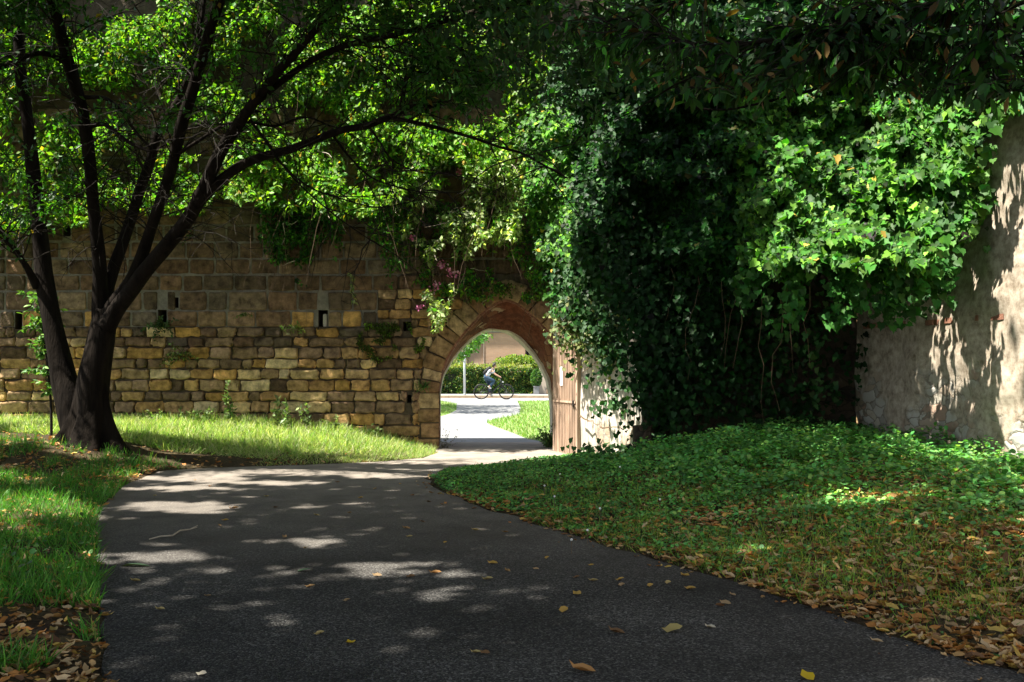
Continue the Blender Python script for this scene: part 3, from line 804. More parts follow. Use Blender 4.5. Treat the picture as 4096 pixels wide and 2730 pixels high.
# ------------------------------------------------------------------ trees
def limb(mb, pts, n=10, per=5, rough=.18):
    sp = smooth_path([(*P(u, v, Y), r) for u, v, Y, r in pts], per)
    mb.tube([q[:3] for q in sp], [max(q[3], .004) for q in sp], n, True, rough)
    return sp
def px(r, Y): return r/FP*Y
tree = thing('tree', 'big dark many-stemmed tree with spreading limbs on the left bank beside the path', 'tree', (-6.7, 15.5, .28))
T = 15.5
def LB(pts): return [(u, v, Y, px(w/2, Y)*.9) for u, v, Y, w in pts]
trunk = MB()
sp_main = limb(trunk, LB([(362, 1760, T, 130), (368, 1735, T, 140), (368, 1660, T, 146), (370, 1560, T, 145), (388, 1440, T, 128), (412, 1320, T, 118), (425, 1240, T, 100)]), 18, 6, .22)
sp_left = limb(trunk, LB([(335, 1800, T+.1, 170), (305, 1690, T+.1, 140), (280, 1600, T+.1, 125), (250, 1490, T+.15, 105), (215, 1316, T+.2, 84), (182, 1142, T+.25, 76), (166, 997, T+.3, 70), (150, 859, T+.35, 64), (133, 696, T+.4, 58), (122, 580, T+.4, 54), (100, 406, T+.4, 50), (82, 290, T+.4, 50), (76, 100, T+.4, 46), (84, -60, T+.4, 44), (90, -400, T+.2, 30)]), 14, 5, .2)
fl_v = []
ctr = P(352, 1790, T)
for k in range(15):
    t = k/14; z_ = -.22+1.75*t; base_r = (.235+.45*max(0, 1-t*1.35)**2.6)*(1-.75*float(sstep(.6, 1, t)))
    cx_ = ctr.x+np.interp(z_, [-.2, 0, .5, 1.6], [0, 0, .05, .09])
    ring = []
    for q in range(40):
        a = 2*PI*q/40; fl = max(0, 1-t*1.2)
        lob = 1+fl*(.2*math.cos(5*a+.6)+.13*math.cos(8*a+2)+.08*math.cos(13*a))+.05*noise.noise(Vector((math.cos(a)*2, math.sin(a)*2, z_*2)))
        ring.append((cx_+math.cos(a)*base_r*lob*1.05, T+math.sin(a)*base_r*lob*.9, ctr.z+z_))
    fl_v += ring
trunk.add(fl_v, [(k*40+q, k*40+(q+1) % 40, (k+1)*40+(q+1) % 40, (k+1)*40+q) for k in range(14) for q in range(40)])
trunk.build('trunk', M['bark'], tree, smooth=True)
LIMBS = {
 'A': [(412, 1330, T, 90), (402, 1240, T, 80), (400, 1084, T-.1, 64), (383, 910, T-.2, 58), (371, 812, T-.25, 54), (360, 667, T-.3, 52), (337, 493, T-.4, 54), (302, 348, T-.45, 54), (261, 203, T-.5, 52), (232, 87, T-.6, 48), (203, -20, T-.7, 46), (150, -250, T-1, 36), (120, -480, T-1.4, 22)],
 'B': [(420, 1300, T, 80), (420, 1200, T+.05, 64), (445, 1101, T+.1, 58), (493, 968, T+.2, 52), (522, 880, T+.25, 50), (560, 760, T+.3, 46), (598, 660, T+.3, 44), (640, 510, T+.3, 42), (722, 390, T+.3, 34), (770, 255, T+.2, 28), (800, 120, T+.1, 22), (830, -80, T, 14)],
 'B2': [(428, 1300, T-.1, 80), (450, 1225, T-.1, 66), (511, 1145, T-.2, 58), (557, 1050, T-.3, 54), (609, 900, T-.5, 52), (650, 780, T-.7, 50), (688, 665, T-.9, 50), (728, 493, T-1.1, 52), (783, 319, T-1.3, 50), (841, 116, T-1.6, 46), (888, -10, T-1.8, 42), (960, -250, T-2.4, 30), (1050, -480, T-3, 20)],
 'C': [(425, 1310, T-.15, 90), (470, 1235, T-.2, 72), (530, 1155, T-.3, 66), (580, 1084, T-.4, 66), (660, 990, T-.6, 66), (735, 900, T-.8, 64), (800, 790, T-1, 62), (855, 667, T-1.3, 58), (905, 570, T-1.5, 54), (958, 493, T-1.8, 50), (1030, 390, T-2.1, 44), (1103, 300, T-2.4, 40), (1219, 170, T-2.8, 34), (1330, 40, T-3.2, 28), (1480, -150, T-3.8, 20)],
 'D': [(790, 815, T-1, 54), (859, 743, T-1.1, 48), (958, 667, T-1.3, 44), (1060, 625, T-1.5, 38), (1161, 598, T-1.7, 36), (1260, 560, T-1.9, 33), (1365, 522, T-2.1, 32), (1460, 505, T-2.3, 30), (1539, 476, T-2.5, 27), (1600, 450, T-2.6, 22), (1660, 424, T-2.7, 17), (1760, 430, T-2.9, 11)],
 'D2': [(1560, 470, T-2.5, 20), (1700, 500, T-2.7, 17), (1887, 551, T-2.9, 14), (2000, 590, T-3.1, 12), (2090, 615, T-3.3, 11), (2180, 665, T-3.4, 9), (2270, 714, T-3.5, 6)],
 'D3': [(1608, 455, T-2.5, 26), (1612, 380, T-2.5, 23), (1630, 310, T-2.6, 20), (1700, 285, T-2.8, 14), (1800, 275, T-3, 8)],
 'E': [(1010, 420, T-2, 34), (1120, 330, T-2.2, 30), (1250, 240, T-2.5, 27), (1365, 188, T-2.8, 26), (1450, 165, T-3, 24), (1539, 150, T-3.2, 22), (1736, 99, T-3.6, 18), (1900, 58, T-4, 14), (2100, 20, T-4.4, 9)],
 'F': [(705, 620, T-1, 18), (800, 560, T-1.2, 16), (900, 500, T-1.4, 15), (1000, 490, T-1.6, 14), (1100, 505, T-1.7, 12), (1220, 470, T-1.9, 10), (1320, 505, T-2, 7)],
 'G': [(350, 505, T-.4, 26), (420, 500, T-.6, 19), (500, 560, T-.9, 18), (560, 590, T-1, 16), (612, 605, T-1.1, 12), (660, 580, T-1.2, 8)],
 'H': [(335, 390, T-.4, 20), (420, 395, T-.7, 17), (480, 440, T-.9, 15), (545, 530, T-1, 13), (612, 606, T-1.1, 10)],
 'I': [(255, 245, T-.5, 26), (180, 215, T-.7, 22), (110, 225, T-.9, 20), (40, 260, T-1.1, 18), (-40, 270, T-1.3, 14), (-200, 200, T-1.8, 8)],
 'J': [(150, 1150, T+.2, 40), (110, 1075, T, 30), (70, 1015, T-.2, 26), (29, 956, T-.4, 24), (-20, 890, T-.6, 22), (-120, 760, T-1, 14)],
 'K': [(1000, 480, T-1.9, 15), (1060, 560, T-2, 12), (1130, 660, T-2.1, 10), (1240, 750, T-2.2, 8), (1380, 800, T-2.4, 7), (1520, 830, T-2.5, 5), (1680, 800, T-2.6, 3)],
 'K2': [(1330, 540, T-2, 13), (1390, 620, T-2.1, 10), (1470, 700, T-2.2, 8), (1560, 740, T-2.3, 7), (1700, 770, T-2.4, 5), (1850, 770, T-2.5, 3)],
 'K3': [(1470, 500, T-2.3, 11), (1520, 570, T-2.3, 9), (1570, 640, T-2.4, 8), (1680, 690, T-2.5, 6), (1800, 690, T-2.6, 4)],
 'L': [(1100, 620, T-1.6, 10), (1180, 720, T-1.8, 8), (1300, 830, T-2, 7), (1420, 920, T-2.1, 5), (1520, 985, T-2.2, 3)],
 'M': [(85, 150, T+.4, 30), (30, 110, T+.2, 24), (-30, 90, T, 20), (-140, 40, T-.5, 12)],
}
limb_paths = {}
mbs = {}
for k, pts in LIMBS.items():
    mb = MB()
    limb_paths[k] = limb(mb, LB(pts), 10 if pts[0][3] > 30 else 7, 5, .15)
    o = mb.build('limb' if pts[0][3] > 30 else 'branch', M['bark'], tree, smooth=True)
    if k == 'G': o['label'] = 'pale sunlit bare branch'; o.data.materials[0] = M['bark']

def twig_path(start, d, length, droop, wig=.25, n=6):
    p = Vector(start); d = Vector(d).normalized(); out = [p.copy()]
    for i in range(n):
        d = (d+Vector((random.gauss(0, wig), random.gauss(0, wig), random.gauss(0, wig)-droop))).normalized()
        p = p+d*(length/n); out.append(p.copy())
    return out
def along(paths, per_m):
    """points and directions along many polylines"""
    A, D = [], []
    for pa in paths:
        for a, b in zip(pa[:-1], pa[1:]):
            l = (b-a).length; k = np.random.RandomState(len(A)).poisson(per_m*l) if False else int(per_m*l+random.random())
            for _ in range(k):
                t = random.random(); A.append(a+(b-a)*t); D.append(b-a)
    return np.array([q[:] for q in A]).reshape(-1, 3), np.array([q[:] for q in D]).reshape(-1, 3)
def proj(p):
    y = np.maximum(p[:, 1], .3)
    return CX+FP*p[:, 0]/y, HZ-FP*(p[:, 2]-CH)/y
low_u = [-200, 0, 150, 260, 400, 700, 950, 1200, 1500, 1750, 2000, 2200, 2400, 2600]
low_v = [1330, 1300, 1150, 780, 560, 520, 430, 400, 430, 470, 560, 640, 640, 560]
def seg_ok(p, slack=0):
    u, v_ = proj(p)
    return v_ < np.interp(u, low_u, low_v)+slack
tw = MB(); tpaths = []
starts = []
for k, sp in limb_paths.items():
    m = len(sp)
    for i in range(int(m*.3), m, 4 if k in ('D2', 'K', 'K2', 'K3', 'L', 'F') else 9 if k in ('G', 'H') else 2 if k == 'D' else 1):
        starts.append((Vector(sp[i][:3]), (Vector(sp[min(i+1, m-1)][:3])-Vector(sp[max(i-1, 0)][:3])).normalized(), sp[i][3]))
for i in range(40, len(sp_left), 2): starts.append((Vector(sp_left[i][:3]), Vector((-.3, 0, 1)), sp_left[i][3]))
for (p, d, r) in starts:
    for _ in range(2):
        if random.random() > .8: continue
        side = Vector((random.gauss(0, 1), random.gauss(0, .9), random.gauss(.25, .7)))
        dd = (d*.6+side*.8).normalized()
        if p.y+dd.y*1.2 > 15.9: dd.y = -abs(dd.y)
        pa = twig_path(p, dd, random.uniform(.7, 1.7), .06, .22, 6)
        tpaths.append(pa); tw.tube(pa, [.012, .01, .009, .007, .006, .004, .002], 4, False)
        for j in range(2, 6):
            if random.random() < .75:
                sd = ((pa[j+1]-pa[j]).normalized()+Vector((random.gauss(0, .8), random.gauss(0, .8), random.gauss(-.05, .6)))).normalized()
                pb = twig_path(pa[j], sd, random.uniform(.3, .75), .08, .25, 4)
                tpaths.append(pb); tw.tube(pb, [.006, .005, .004, .003, .0015], 3, False)
tw.build('twigs', M['twig'], tree)
lv = Leaves()
A, D = along(tpaths, 46)
A = A+rnd(len(A), .03)
keep = seg_ok(A) & ~(blocks_light(A) & (rng.random(len(A)) < .97)) & (A[:, 1] < 16.0)
u_, v_ = proj(A)
thin = vnoise(u_, v_, 31, .006) + .55*vnoise(u_, v_, 32, .015)
dens = np.interp(u_, [0, 300, 700, 1300, 1700, 2300], [.52, .36, .26, .22, .45, .7])
keep &= (rng.random(len(A)) < np.clip(dens+thin*.45, .05, 1)) | (v_ < -20)
A, D = A[keep], D[keep]; N_ = len(A)
lv.add(T_DIAMOND, A, unit(D)*.5+rnd(N_, .6)+np.array([0, 0, -.25]), np.array([0, 0, 1.])+rnd(N_, .55), rng.uniform(.07, .125, N_), tints(N_, (.04, .13, .022), .3, [((.25, .17, .03), .01)]), rng.uniform(.8, 1.2, N_))
n_vis = N_
# the high crown above the path, out of the top of the picture
def cloud(n, box, clump=.5, per=60):
    """clumped points in a box: clump centres, gaussian round each"""
    k = max(1, n//per)
    c = np.stack([rng.uniform(a, b, k) for a, b in box], 1)
    i = rng.integers(0, k, n)
    return c[i]+rng.normal(0, clump, (n, 3))*np.array([1, 1, .5])
def canopy(n, box, clump, per):
    p = cloud(n, box, clump, per)
    u, v_ = proj(p)
    vis = (v_ > -40) & (u > -60) & (u < 4156) & (p[:, 1] > .5)
    p = p[~vis]
    return p[~blocks_light(p)]
p = canopy(42000, [(-15, -2), (.3, 15.6), (7.6, 10.4)], .6, 40); n = len(p)
lv.add(T_DIAMOND, p, rnd(n)*np.array([1, 1, .4]), np.array([0, 0, 1.])+rnd(n, .35), rng.uniform(.24, .36, n), tints(n, (.05, .105, .028)), 1.15)
lv.build('crown', M['leaf'], tree)
print('tree leaves', n_vis, n)

# second tree: overhanging branches with large leaves, trunk outside the frame
ot = thing('overhanging_tree', 'dark broad-leaved tree whose near branches hang into the top right of the view', 'tree', (5.2, 4.6, .3))
tb = MB()
tb.tube([(5.2, 4.6, .1), (5.15, 4.65, .6), (5.05, 4.8, 1.8), (4.9, 5.0, 3.2), (4.6, 5.3, 4.6), (3.8, 5.6, 6.2), (2.6, 5.8, 7.8)], [.42, .28, .24, .21, .17, .13, .08], 14, True, .15)
tb.build('trunk', M['bark'], ot, smooth=True)
OB = [
 [(4500, -260, 5.6, 70), (4150, -120, 5.8, 56), (3833, -10, 6.0, 44), (3700, 28, 6.1, 38), (3543, 55, 6.2, 34), (3398, 90, 6.3, 30), (3194, 142, 6.5, 24), (2962, 176, 6.7, 19), (2730, 165, 6.9, 13), (2560, 120, 7.0, 8), (2420, 110, 7.1, 4)],
 [(3390, 92, 6.3, 22), (3340, 150, 6.3, 18), (3281, 209, 6.3, 15), (3165, 258, 6.4, 12), (3000, 330, 6.5, 8), (2860, 380, 6.6, 5)],
 [(3400, -60, 6.5, 24), (3330, 20, 6.6, 19), (3415, 82, 6.3, 16)],
 [(4200, 120, 5.9, 22), (3950, 100, 6.0, 19), (3700, 150, 6.2, 16), (3570, 205, 6.3, 13), (3470, 230, 6.3, 9), (3350, 330, 6.4, 5)],
 [(4250, -50, 5.7, 24), (3980, 60, 5.9, 18), (3940, 130, 5.9, 14), (3960, 190, 6, 11), (3870, 290, 6.1, 7), (3780, 370, 6.1, 4)],
 [(2962, 176, 6.7, 15), (2850, 280, 6.9, 10), (2700, 340, 7, 8), (2560, 430, 7.2, 6), (2460, 480, 7.3, 3)],
 [(3000, -120, 7.4, 18), (2780, -20, 7.4, 14), (2560, 60, 7.5, 9), (2350, 100, 7.6, 5), (2250, 130, 7.6, 3)],
 [(3700, -150, 6.2, 18), (3500, 20, 6.4, 15), (3250, 100, 6.5, 11), (3100, 160, 6.6, 8), (2900, 230, 6.7, 4)],
 [(4300, 180, 5.8, 22), (4100, 210, 5.9, 16), (3950, 260, 6, 12), (3820, 330, 6, 8), (3720, 400, 6.1, 4)],
 [(4300, 320, 5.6, 16), (4140, 330, 5.7, 12), (4020, 370, 5.8, 8), (3930, 420, 5.9, 4)],
 [(2750, 430, 7.5, 9), (2900, 440, 7.4, 10), (3100, 400, 7.2, 12), (3300, 340, 7, 14), (3500, 200, 6.7, 16)],
]
opaths = []
for pts in OB:
    mb = MB(); sp = limb(mb, LB(pts), 8, 5, .1); mb.build('branch', M['bark'], ot, smooth=True)
    opaths.append([Vector(q[:3]) for q in sp])
ow = MB(); otw = []
for pa in opaths:
    m = len(pa)
    for i in range(4, m):
        for _ in range(4):
            d = (pa[i]-pa[i-1]).normalized()*.5+Vector((random.gauss(0, .7), random.gauss(0, 1.0), random.gauss(-.25, .55)))
            t_ = twig_path(pa[i], d, random.uniform(.3, .75), .12, .15, 5)
            eu, ev = proj(np.array([t_[-1][:]]))
            if ev[0] > np.interp(eu[0], [2000, 2150, 2250, 2500, 2750, 3000, 3150, 3400, 3650, 3850, 4000, 4200], [60, 170, 260, 380, 450, 430, 400, 390, 420, 440, 430, 400])-15: continue
            otw.append(t_); ow.tube(t_, [.006, .005, .005, .004, .003, .002], 4, False)
ow.build('twigs', M['twig'], ot)
ol = Leaves()
A, D = along(otw, 13)
u, v_ = proj(A)
ou_u = [2000, 2150, 2250, 2500, 2750, 3000, 3150, 3400, 3650, 3850, 4000, 4200]
ou_v = [60, 170, 260, 380, 450, 430, 400, 390, 420, 440, 430, 400]
k = (v_ < np.interp(u, ou_u, ou_v)+30*rng.normal(0, 1, len(u))) & (u > 2120) & ~(blocks_light(A) & (rng.random(len(A)) < .5))
A, D = A[k], D[k]; n = len(A)
ol.add(T_LANCE, A, unit(D)*.6+rnd(n, .5)+np.array([0, 0, -.45]), np.array([0, -.2, 1.])+rnd(n, .5), rng.uniform(.08, .135, n), tints(n, (.024, .07, .016), .35, [((.07, .26, .03), .1), ((.16, .1, .035), .06)]), rng.uniform(1.0, 1.5, n))
# deeper shade leaves behind the near branches
p = cloud(5200, [(-.6, 1.6), (9, 11.5), (4.6, 6.8)], .45, 60); u, v_ = proj(p)
k = (v_ < np.interp(u, [1700, 2000, 2300, 2700, 3200, 4000], [120, 330, 420, 380, 250, 150])+60*vnoise(u, v_, 2, .01)) & ~blocks_light(p) & (u > 1750)
p = p[k]; n = len(p)
ol.add(T_LANCE, p, rnd(n, .8)+np.array([0, 0, -.3]), np.array([0, 0, 1.])+rnd(n, .5), rng.uniform(.08, .13, n), tints(n, (.028, .07, .028), .3, [((.1, .22, .05), .04)]), 1.5)
n_o = n
p = canopy(14000, [(-4.5, 1.9), (.8, 15.2), (6.8, 9.2)], .6, 40); n = len(p)
ol.add(T_DIAMOND, p, rnd(n)*np.array([1, 1, .4]), np.array([0, 0, 1.])+rnd(n, .35), rng.uniform(.24, .34, n), tints(n, (.03, .07, .028)), 1.1)
p = cloud(7000, [(-9, 9), (-9, -3), (1.5, 9)], .8, 50); n = len(p)  # unseen leaves behind the camera, added to block low sky light
ol.add(T_DIAMOND, p, rnd(n), np.array([0, 0, 1.])+rnd(n, .6), rng.uniform(.3, .45, n), tints(n, (.03, .07, .028)), 1.1)
ol.build('crown', M['leaf_dark'], ot)
print('overhang', n_o, n)

# ------------------------------------------------------------------ plants on the wall
def stems_mesh(paths, radii, name, mat, parent):
    mb = MB()
    for pa, r in zip(paths, radii):
        mb.tube(pa, [r*(1-.75*i/(len(pa)-1)) for i in range(len(pa))], 4, False)
    return mb.build(name, mat, parent)
def hang(p, length, out=.0, sway=.12, n=8):
    p = Vector(p); q = [p.copy()]
    d = Vector((random.gauss(0, .3), -out, -1)).normalized()
    for i in range(n):
        d = (d+Vector((random.gauss(0, sway), random.gauss(0, sway*.6), -.12))).normalized()
        p = p+d*(length/n)
        p.y = min(p.y, WY-.06)
        q.append(p.copy())
    return q
def wall_plant(name, label, n, poly, rmax, T_, size, base, var, alts, mat, stem_n=10, stem_len=(.6, 1.6), dens=None, grad=None, flower=None, dry=0, cat='plant', group=None, bound=.5):
    us = [q[0] for q in poly]; vs = [q[1] for q in poly]
    base_p = P((min(us)+max(us))/2, max(vs), WY)
    t = thing(name, label, cat, base_p, group)
    m = n*4
    u = rng.uniform(min(us), max(us), m); v_ = rng.uniform(min(vs), max(vs), m)
    k = in_poly(u+30*vnoise(u, v_, 41, .02), v_+30*vnoise(u, v_, 42, .02), poly)
    nz = vnoise(u, v_, 43+len(label), .008)+.7*vnoise(u, v_, 44+len(label), .02)+.4*vnoise(u, v_, 45, .045)
    k &= nz > (-.25 if dens is None else dens)
    u, v_, nz = u[k][:n], v_[k][:n], nz[k][:n]
    m = len(u)
    Y = WY-.04-rmax*rng.random(m)**.9*(.55+.45*np.clip(nz*1.3, 0, 1))
    if grad: Y = WY-(WY-Y)*np.interp(v_, grad[0], grad[1])
    pos = np.stack([(u-CX)/FP*Y, Y, CH-(v_-HZ)/FP*Y], 1)
    L_ = Leaves()
    L_.add(T_, pos, rnd(m, .6)+np.array([0, -.35, -.4]), np.array([-.6, -.45, .7])+rnd(m, .5), rng.uniform(size*.6, size*1.35, m), tints(m, base, var, alts)*(1+.3*vnoise(u, v_, 95, .012)+.25*vnoise(u, v_, 96, .03))[:, None], rng.uniform(.85, 1.2, m))
    L_.build('foliage', mat, t)
    paths, rad = [], []
    for i in range(stem_n):
        j = random.randrange(m)
        paths.append(hang(pos[j], random.uniform(*stem_len), .1)); rad.append(random.uniform(.003, .008))
    if paths: stems_mesh(paths, rad, 'stems', M['vine'], t)
    if dry:
        dp, dr = [], []
        for i in range(dry):
            j = random.randrange(m); q = Vector(pos[j])+Vector((0, -.12, 0))
            dp.append(twig_path(q, (random.gauss(0, 1), -.5, random.gauss(-.3, .6)), random.uniform(.2, .5), .05, .3, 5)); dr.append(random.uniform(.006, .011))
        [stems_mesh([a_], [b_], 'dry_stem', M['dry'], t) for a_, b_ in zip(dp, dr)]
    if flower:
        fl = Leaves()
        for (fu, fv, fr) in flower:
            c = np.array(P(fu, fv, WY-.5)); m2 = 26
            q = c+rng.normal(0, px(fr, WY)*.45, (m2, 3))
            fl.add(T_ROUND, q, rnd(m2), rnd(m2)+np.array([0, -1, .5]), rng.uniform(.03, .055, m2), tints(m2, (.75, .22, .42), .2, [((.85, .5, .6), .3)]))
        fl.build('blossoms', M['petal'], t)
    return t
YG, MG, LG, DG = (.17, .31, .03), (.08, .25, .03), (.24, .42, .1), (.03, .11, .025)
wall_plant('creeper', 'yellow-green creeper covering the upper wall behind the left tree stems', 24000, [(-350, -350), (950, -350), (960, 760), (800, 860), (620, 830), (420, 900), (200, 930), (-350, 1000)], 1.3, T_DIAMOND, .11, YG, .35, [(MG, .35), ((.3, .2, .03), .03)], M['creeper'], 60, (.5, 1.5), -.16, grad=([-350, 860], [.2, 1]), cat='climbing plant')
wall_plant('creeper', 'bright creeper hanging over the wall between the tree limbs and the arch', 26000, [(900, -200), (2250, -200), (2150, 560), (1950, 700), (1650, 760), (1500, 860), (1350, 870), (1150, 840), (900, 800)], 1.35, T_DIAMOND, .11, YG, .35, [(MG, .3), (LG, .15), ((.32, .2, .03), .03)], M['creeper'], 90, (.8, 2.4), -.26, grad=([-250, 800], [.15, 1]), cat='climbing plant', dry=14)
wall_plant('flowering_climber', 'pink-flowered climber with pale leaves trailing down the wall left of the arch crown', 7000, [(1560, 600), (2120, 560), (2130, 800), (2060, 960), (1880, 1010), (1830, 1120), (1790, 1260), (1740, 1330), (1700, 1250), (1690, 1130), (1600, 1060), (1620, 900), (1560, 760)], .8, T_DIAMOND, .1, (.3, .4, .14), .3, [((.46, .54, .3), .4), (MG, .15)], M['creeper'], 60, (.6, 1.6), -.1, grad=([560, 850, 1250], [1.25, 1.35, 1.7]), flower=[(2050, 780, 26), (1808, 1092, 26), (1770, 1060, 16), (1738, 1148, 26), (1680, 1230, 10), (1764, 1234, 12), (1925, 640, 18), (1840, 690, 14), (2060, 640, 26), (1645, 950, 14), (1765, 880, 10)], dry=16, cat='climbing plant')
wall_plant('vine', 'dark green vine trailing down the wall in thin strands midway to the arch', 2600, [(1020, 820), (1360, 800), (1370, 960), (1300, 1080), (1220, 1160), (1120, 1120), (1060, 980)], .5, T_DIAMOND, .09, DG, .35, [(MG, .35)], M['creeper'], 40, (.5, 1.3), -.05, cat='climbing plant', dry=10)
wall_plant('vine', 'olive strands of vine hanging above the left shoulder of the arch', 4600, [(1380, 840), (1700, 800), (1900, 860), (2200, 900), (2215, 1190), (2100, 1185), (1950, 1190), (1850, 1200), (1720, 1180), (1560, 1130), (1520, 980)], .6, T_DIAMOND, .085, MG, .35, [(YG, .3), (DG, .3)], M['creeper'], 70, (.5, 1.2), -.12, cat='climbing plant', dry=10)
wall_plant('moss_tuft', 'green weeds spreading over the ochre courses left of the arch', 1100, [(1430, 1300), (1640, 1290), (1700, 1380), (1640, 1450), (1500, 1440), (1440, 1380)], .12, T_DIAMOND, .06, (.08, .12, .03), .3, [(YG, .2)], M['creeper'], 14, (.2, .5), -.05)

def spray(name, label, base, n, length, up, T_, lsize, tint, cat='plant', mat=None, per_m=60, lean=(0, 0, 0), spread=.6, droop=.12, group=None, parent=None, alts=(), wide=1.0, stem_r=.004):
    t = thing(name, label, cat, base, group)
    paths = []
    for i in range(n):
        d = Vector((random.gauss(lean[0], spread), random.gauss(lean[1], spread*.7), up+random.gauss(lean[2], .25)))
        b = Vector(base)+Vector((random.gauss(0, .04), random.gauss(0, .03), 0))
        paths.append(twig_path(b, d, length*random.uniform(.5, 1.1), droop, .12, 6))
    stems_mesh(paths, [stem_r]*n, 'stem', M['vine'], t)
    A, D = along(paths, per_m); m = len(A)
    L_ = Leaves()
    L_.add(T_, A, unit(D)*.4+rnd(m, .7)+np.array([0, -.15, 0]), np.array([0, -.25, 1.])+rnd(m, .45), rng.uniform(lsize*.7, lsize*1.3, m), tints(m, tint, .28, alts), wide)
    L_.build('foliage', mat or M['herb'], t)
    return t
spray('wall_plant', 'bushy fern-like weed with pale tips growing from the lower wall right of the tree', P(735, 1430, WY-.08), 26, .42, .5, T_DIAMOND, .06, (.09, .12, .03), lean=(0, -.5, 0), droop=.18, alts=[(LG, .2), ((.25, .14, .05), .12)])
spray('wall_plant', 'dark green weed rooted in the square hole just right of the tree', P(655, 1300, WY-.06), 14, .4, .2, T_DIAMOND, .07, (.05, .1, .03), lean=(.2, -.5, -.2))
spray('wall_plant', 'small leafy weed sprouting below the middle of the wall', P(1190, 1310, WY-.06), 8, .26, .3, T_DIAMOND, .06, (.2, .27, .08), lean=(0, -.4, 0))
spray('wall_plant', 'tiny green tuft on the jamb stones left of the opening', P(1692, 1545, WY-.06), 14, .13, .3, T_BLADE, .12, (.06, .16, .03), lean=(0, -.5, 0), wide=1.6)
spray('wall_plant', 'thin hanging sprig of paired pale leaves on the dark blocks', P(1395, 1090, WY-.1), 2, .62, -1, T_DIAMOND, .09, (.26, .33, .12), lean=(.1, -.2, 0), spread=.1, per_m=36)
spray('wall_plant', 'small green sprig low on the squared blocks above the rubble', P(975, 1260, WY-.05), 6, .18, .3, T_DIAMOND, .05, (.08, .16, .04), lean=(0, -.4, 0))
spray('wall_plant', 'small upright tuft high on the squared blocks right of the limbs', P(770, 950, WY-.05), 8, .25, .5, T_DIAMOND, .055, (.06, .13, .03), lean=(0, -.4, 0))
for i, (u, lab) in enumerate([(1900, 'grassy tuft over the left side of the arch crown'), (2010, 'grassy tuft right above the point of the arch'), (2140, 'grassy tuft over the right side of the arch crown')]):
    spray('grass_tuft', lab, P(u, 1165-20*(i == 1), WY-.1), 40, .35, .15, T_DIAMOND, .055, (.08, .13, .03), lean=(0, -.7, 0), droop=.25, alts=[(YG, .3), ((.2, .14, .05), .15)], per_m=45)
# weeds at the foot of the wall
def gz(x, y): return float(height(np.array([x]), np.array([y]))[0])
def foot(u, y): x = (u-CX)/FP*y; return (x, y, gz(x, y))
spray('tall_weed', 'tall sunlit weed spike in front of the ochre wall, highest of its row', foot(910, 18.3), 3, .85, 1.6, T_DIAMOND, .1, (.18, .27, .09), spread=.08, droop=.0, per_m=60)
spray('tall_weed', 'leafy sunlit weed at the wall foot midway between tree and arch', foot(1130, 18.2), 5, .6, 1.4, T_DIAMOND, .1, (.2, .28, .1), spread=.25, droop=.0, per_m=60)
spray('tall_weed', 'slim sunlit weed nearest the arch along the wall foot', foot(1245, 18.2), 3, .55, 1.5, T_DIAMOND, .09, (.2, .27, .1), spread=.15, droop=.0, per_m=60)
for u, lab in [(640, 'low bright weed beside the tree roots at the wall foot'), (765, 'low bright weed second from the tree roots'), (830, 'bushy bright weed left of the tall weed spike'), (1320, 'broad low weed at the wall foot towards the arch'), (1490, 'grassy weed at the foot of the wall near the arch')]:
    spray('low_weed', lab, foot(u, 18.25), 7, .32, 1.2, T_DIAMOND, .085, (.18, .27, .08), spread=.35, droop=.02, per_m=60)
spray('jamb_weed', 'twiggy weed at the foot of the left jamb inside the arch', (-1.3, 19.1, 0), 16, .42, 1.0, T_DIAMOND, .035, (.12, .13, .08), spread=.4, droop=.02, per_m=26, stem_r=.003)
spray('jamb_weed', 'bushy green weed at the foot of the right jamb inside the arch', (.72, 19.25, 0), 30, .42, .9, T_DIAMOND, .06, (.1, .19, .06), spread=.4, droop=.03, per_m=60)
# sapling by the tree
sap = thing('sapling', 'thin sapling with a straight dark stem left of the tree trunk', 'tree', (P(206, 1760, 15.9)))
mb = MB(); sp = limb(mb, LB([(206, 1765, 15.9, 14), (203, 1606, 15.9, 12), (186, 1432, 15.9, 10), (172, 1316, 15.95, 8), (165, 1180, 16, 5)]), 6, 5, .05); mb.build('trunk', M['twig'], sap)
sl = Leaves(); A = []; paths = []
for q in sp[6:]:
    for _ in range(3):
        paths.append(twig_path(q[:3], (random.gauss(-.2, 1), random.gauss(0, .7), random.gauss(.2, .4)), random.uniform(.15, .4), .05, .2, 4))
A, D = along(paths, 38); m = len(A)
sl.add(T_OVAL, A, unit(D)*.5+rnd(m, .5)+np.array([0, 0, -.2]), np.array([0, 0, 1.])+rnd(m, .4), rng.uniform(.07, .13, m), tints(m, (.09, .2, .04), .3, [(LG, .15)]))
sl.build('crown', M['herb'], sap)

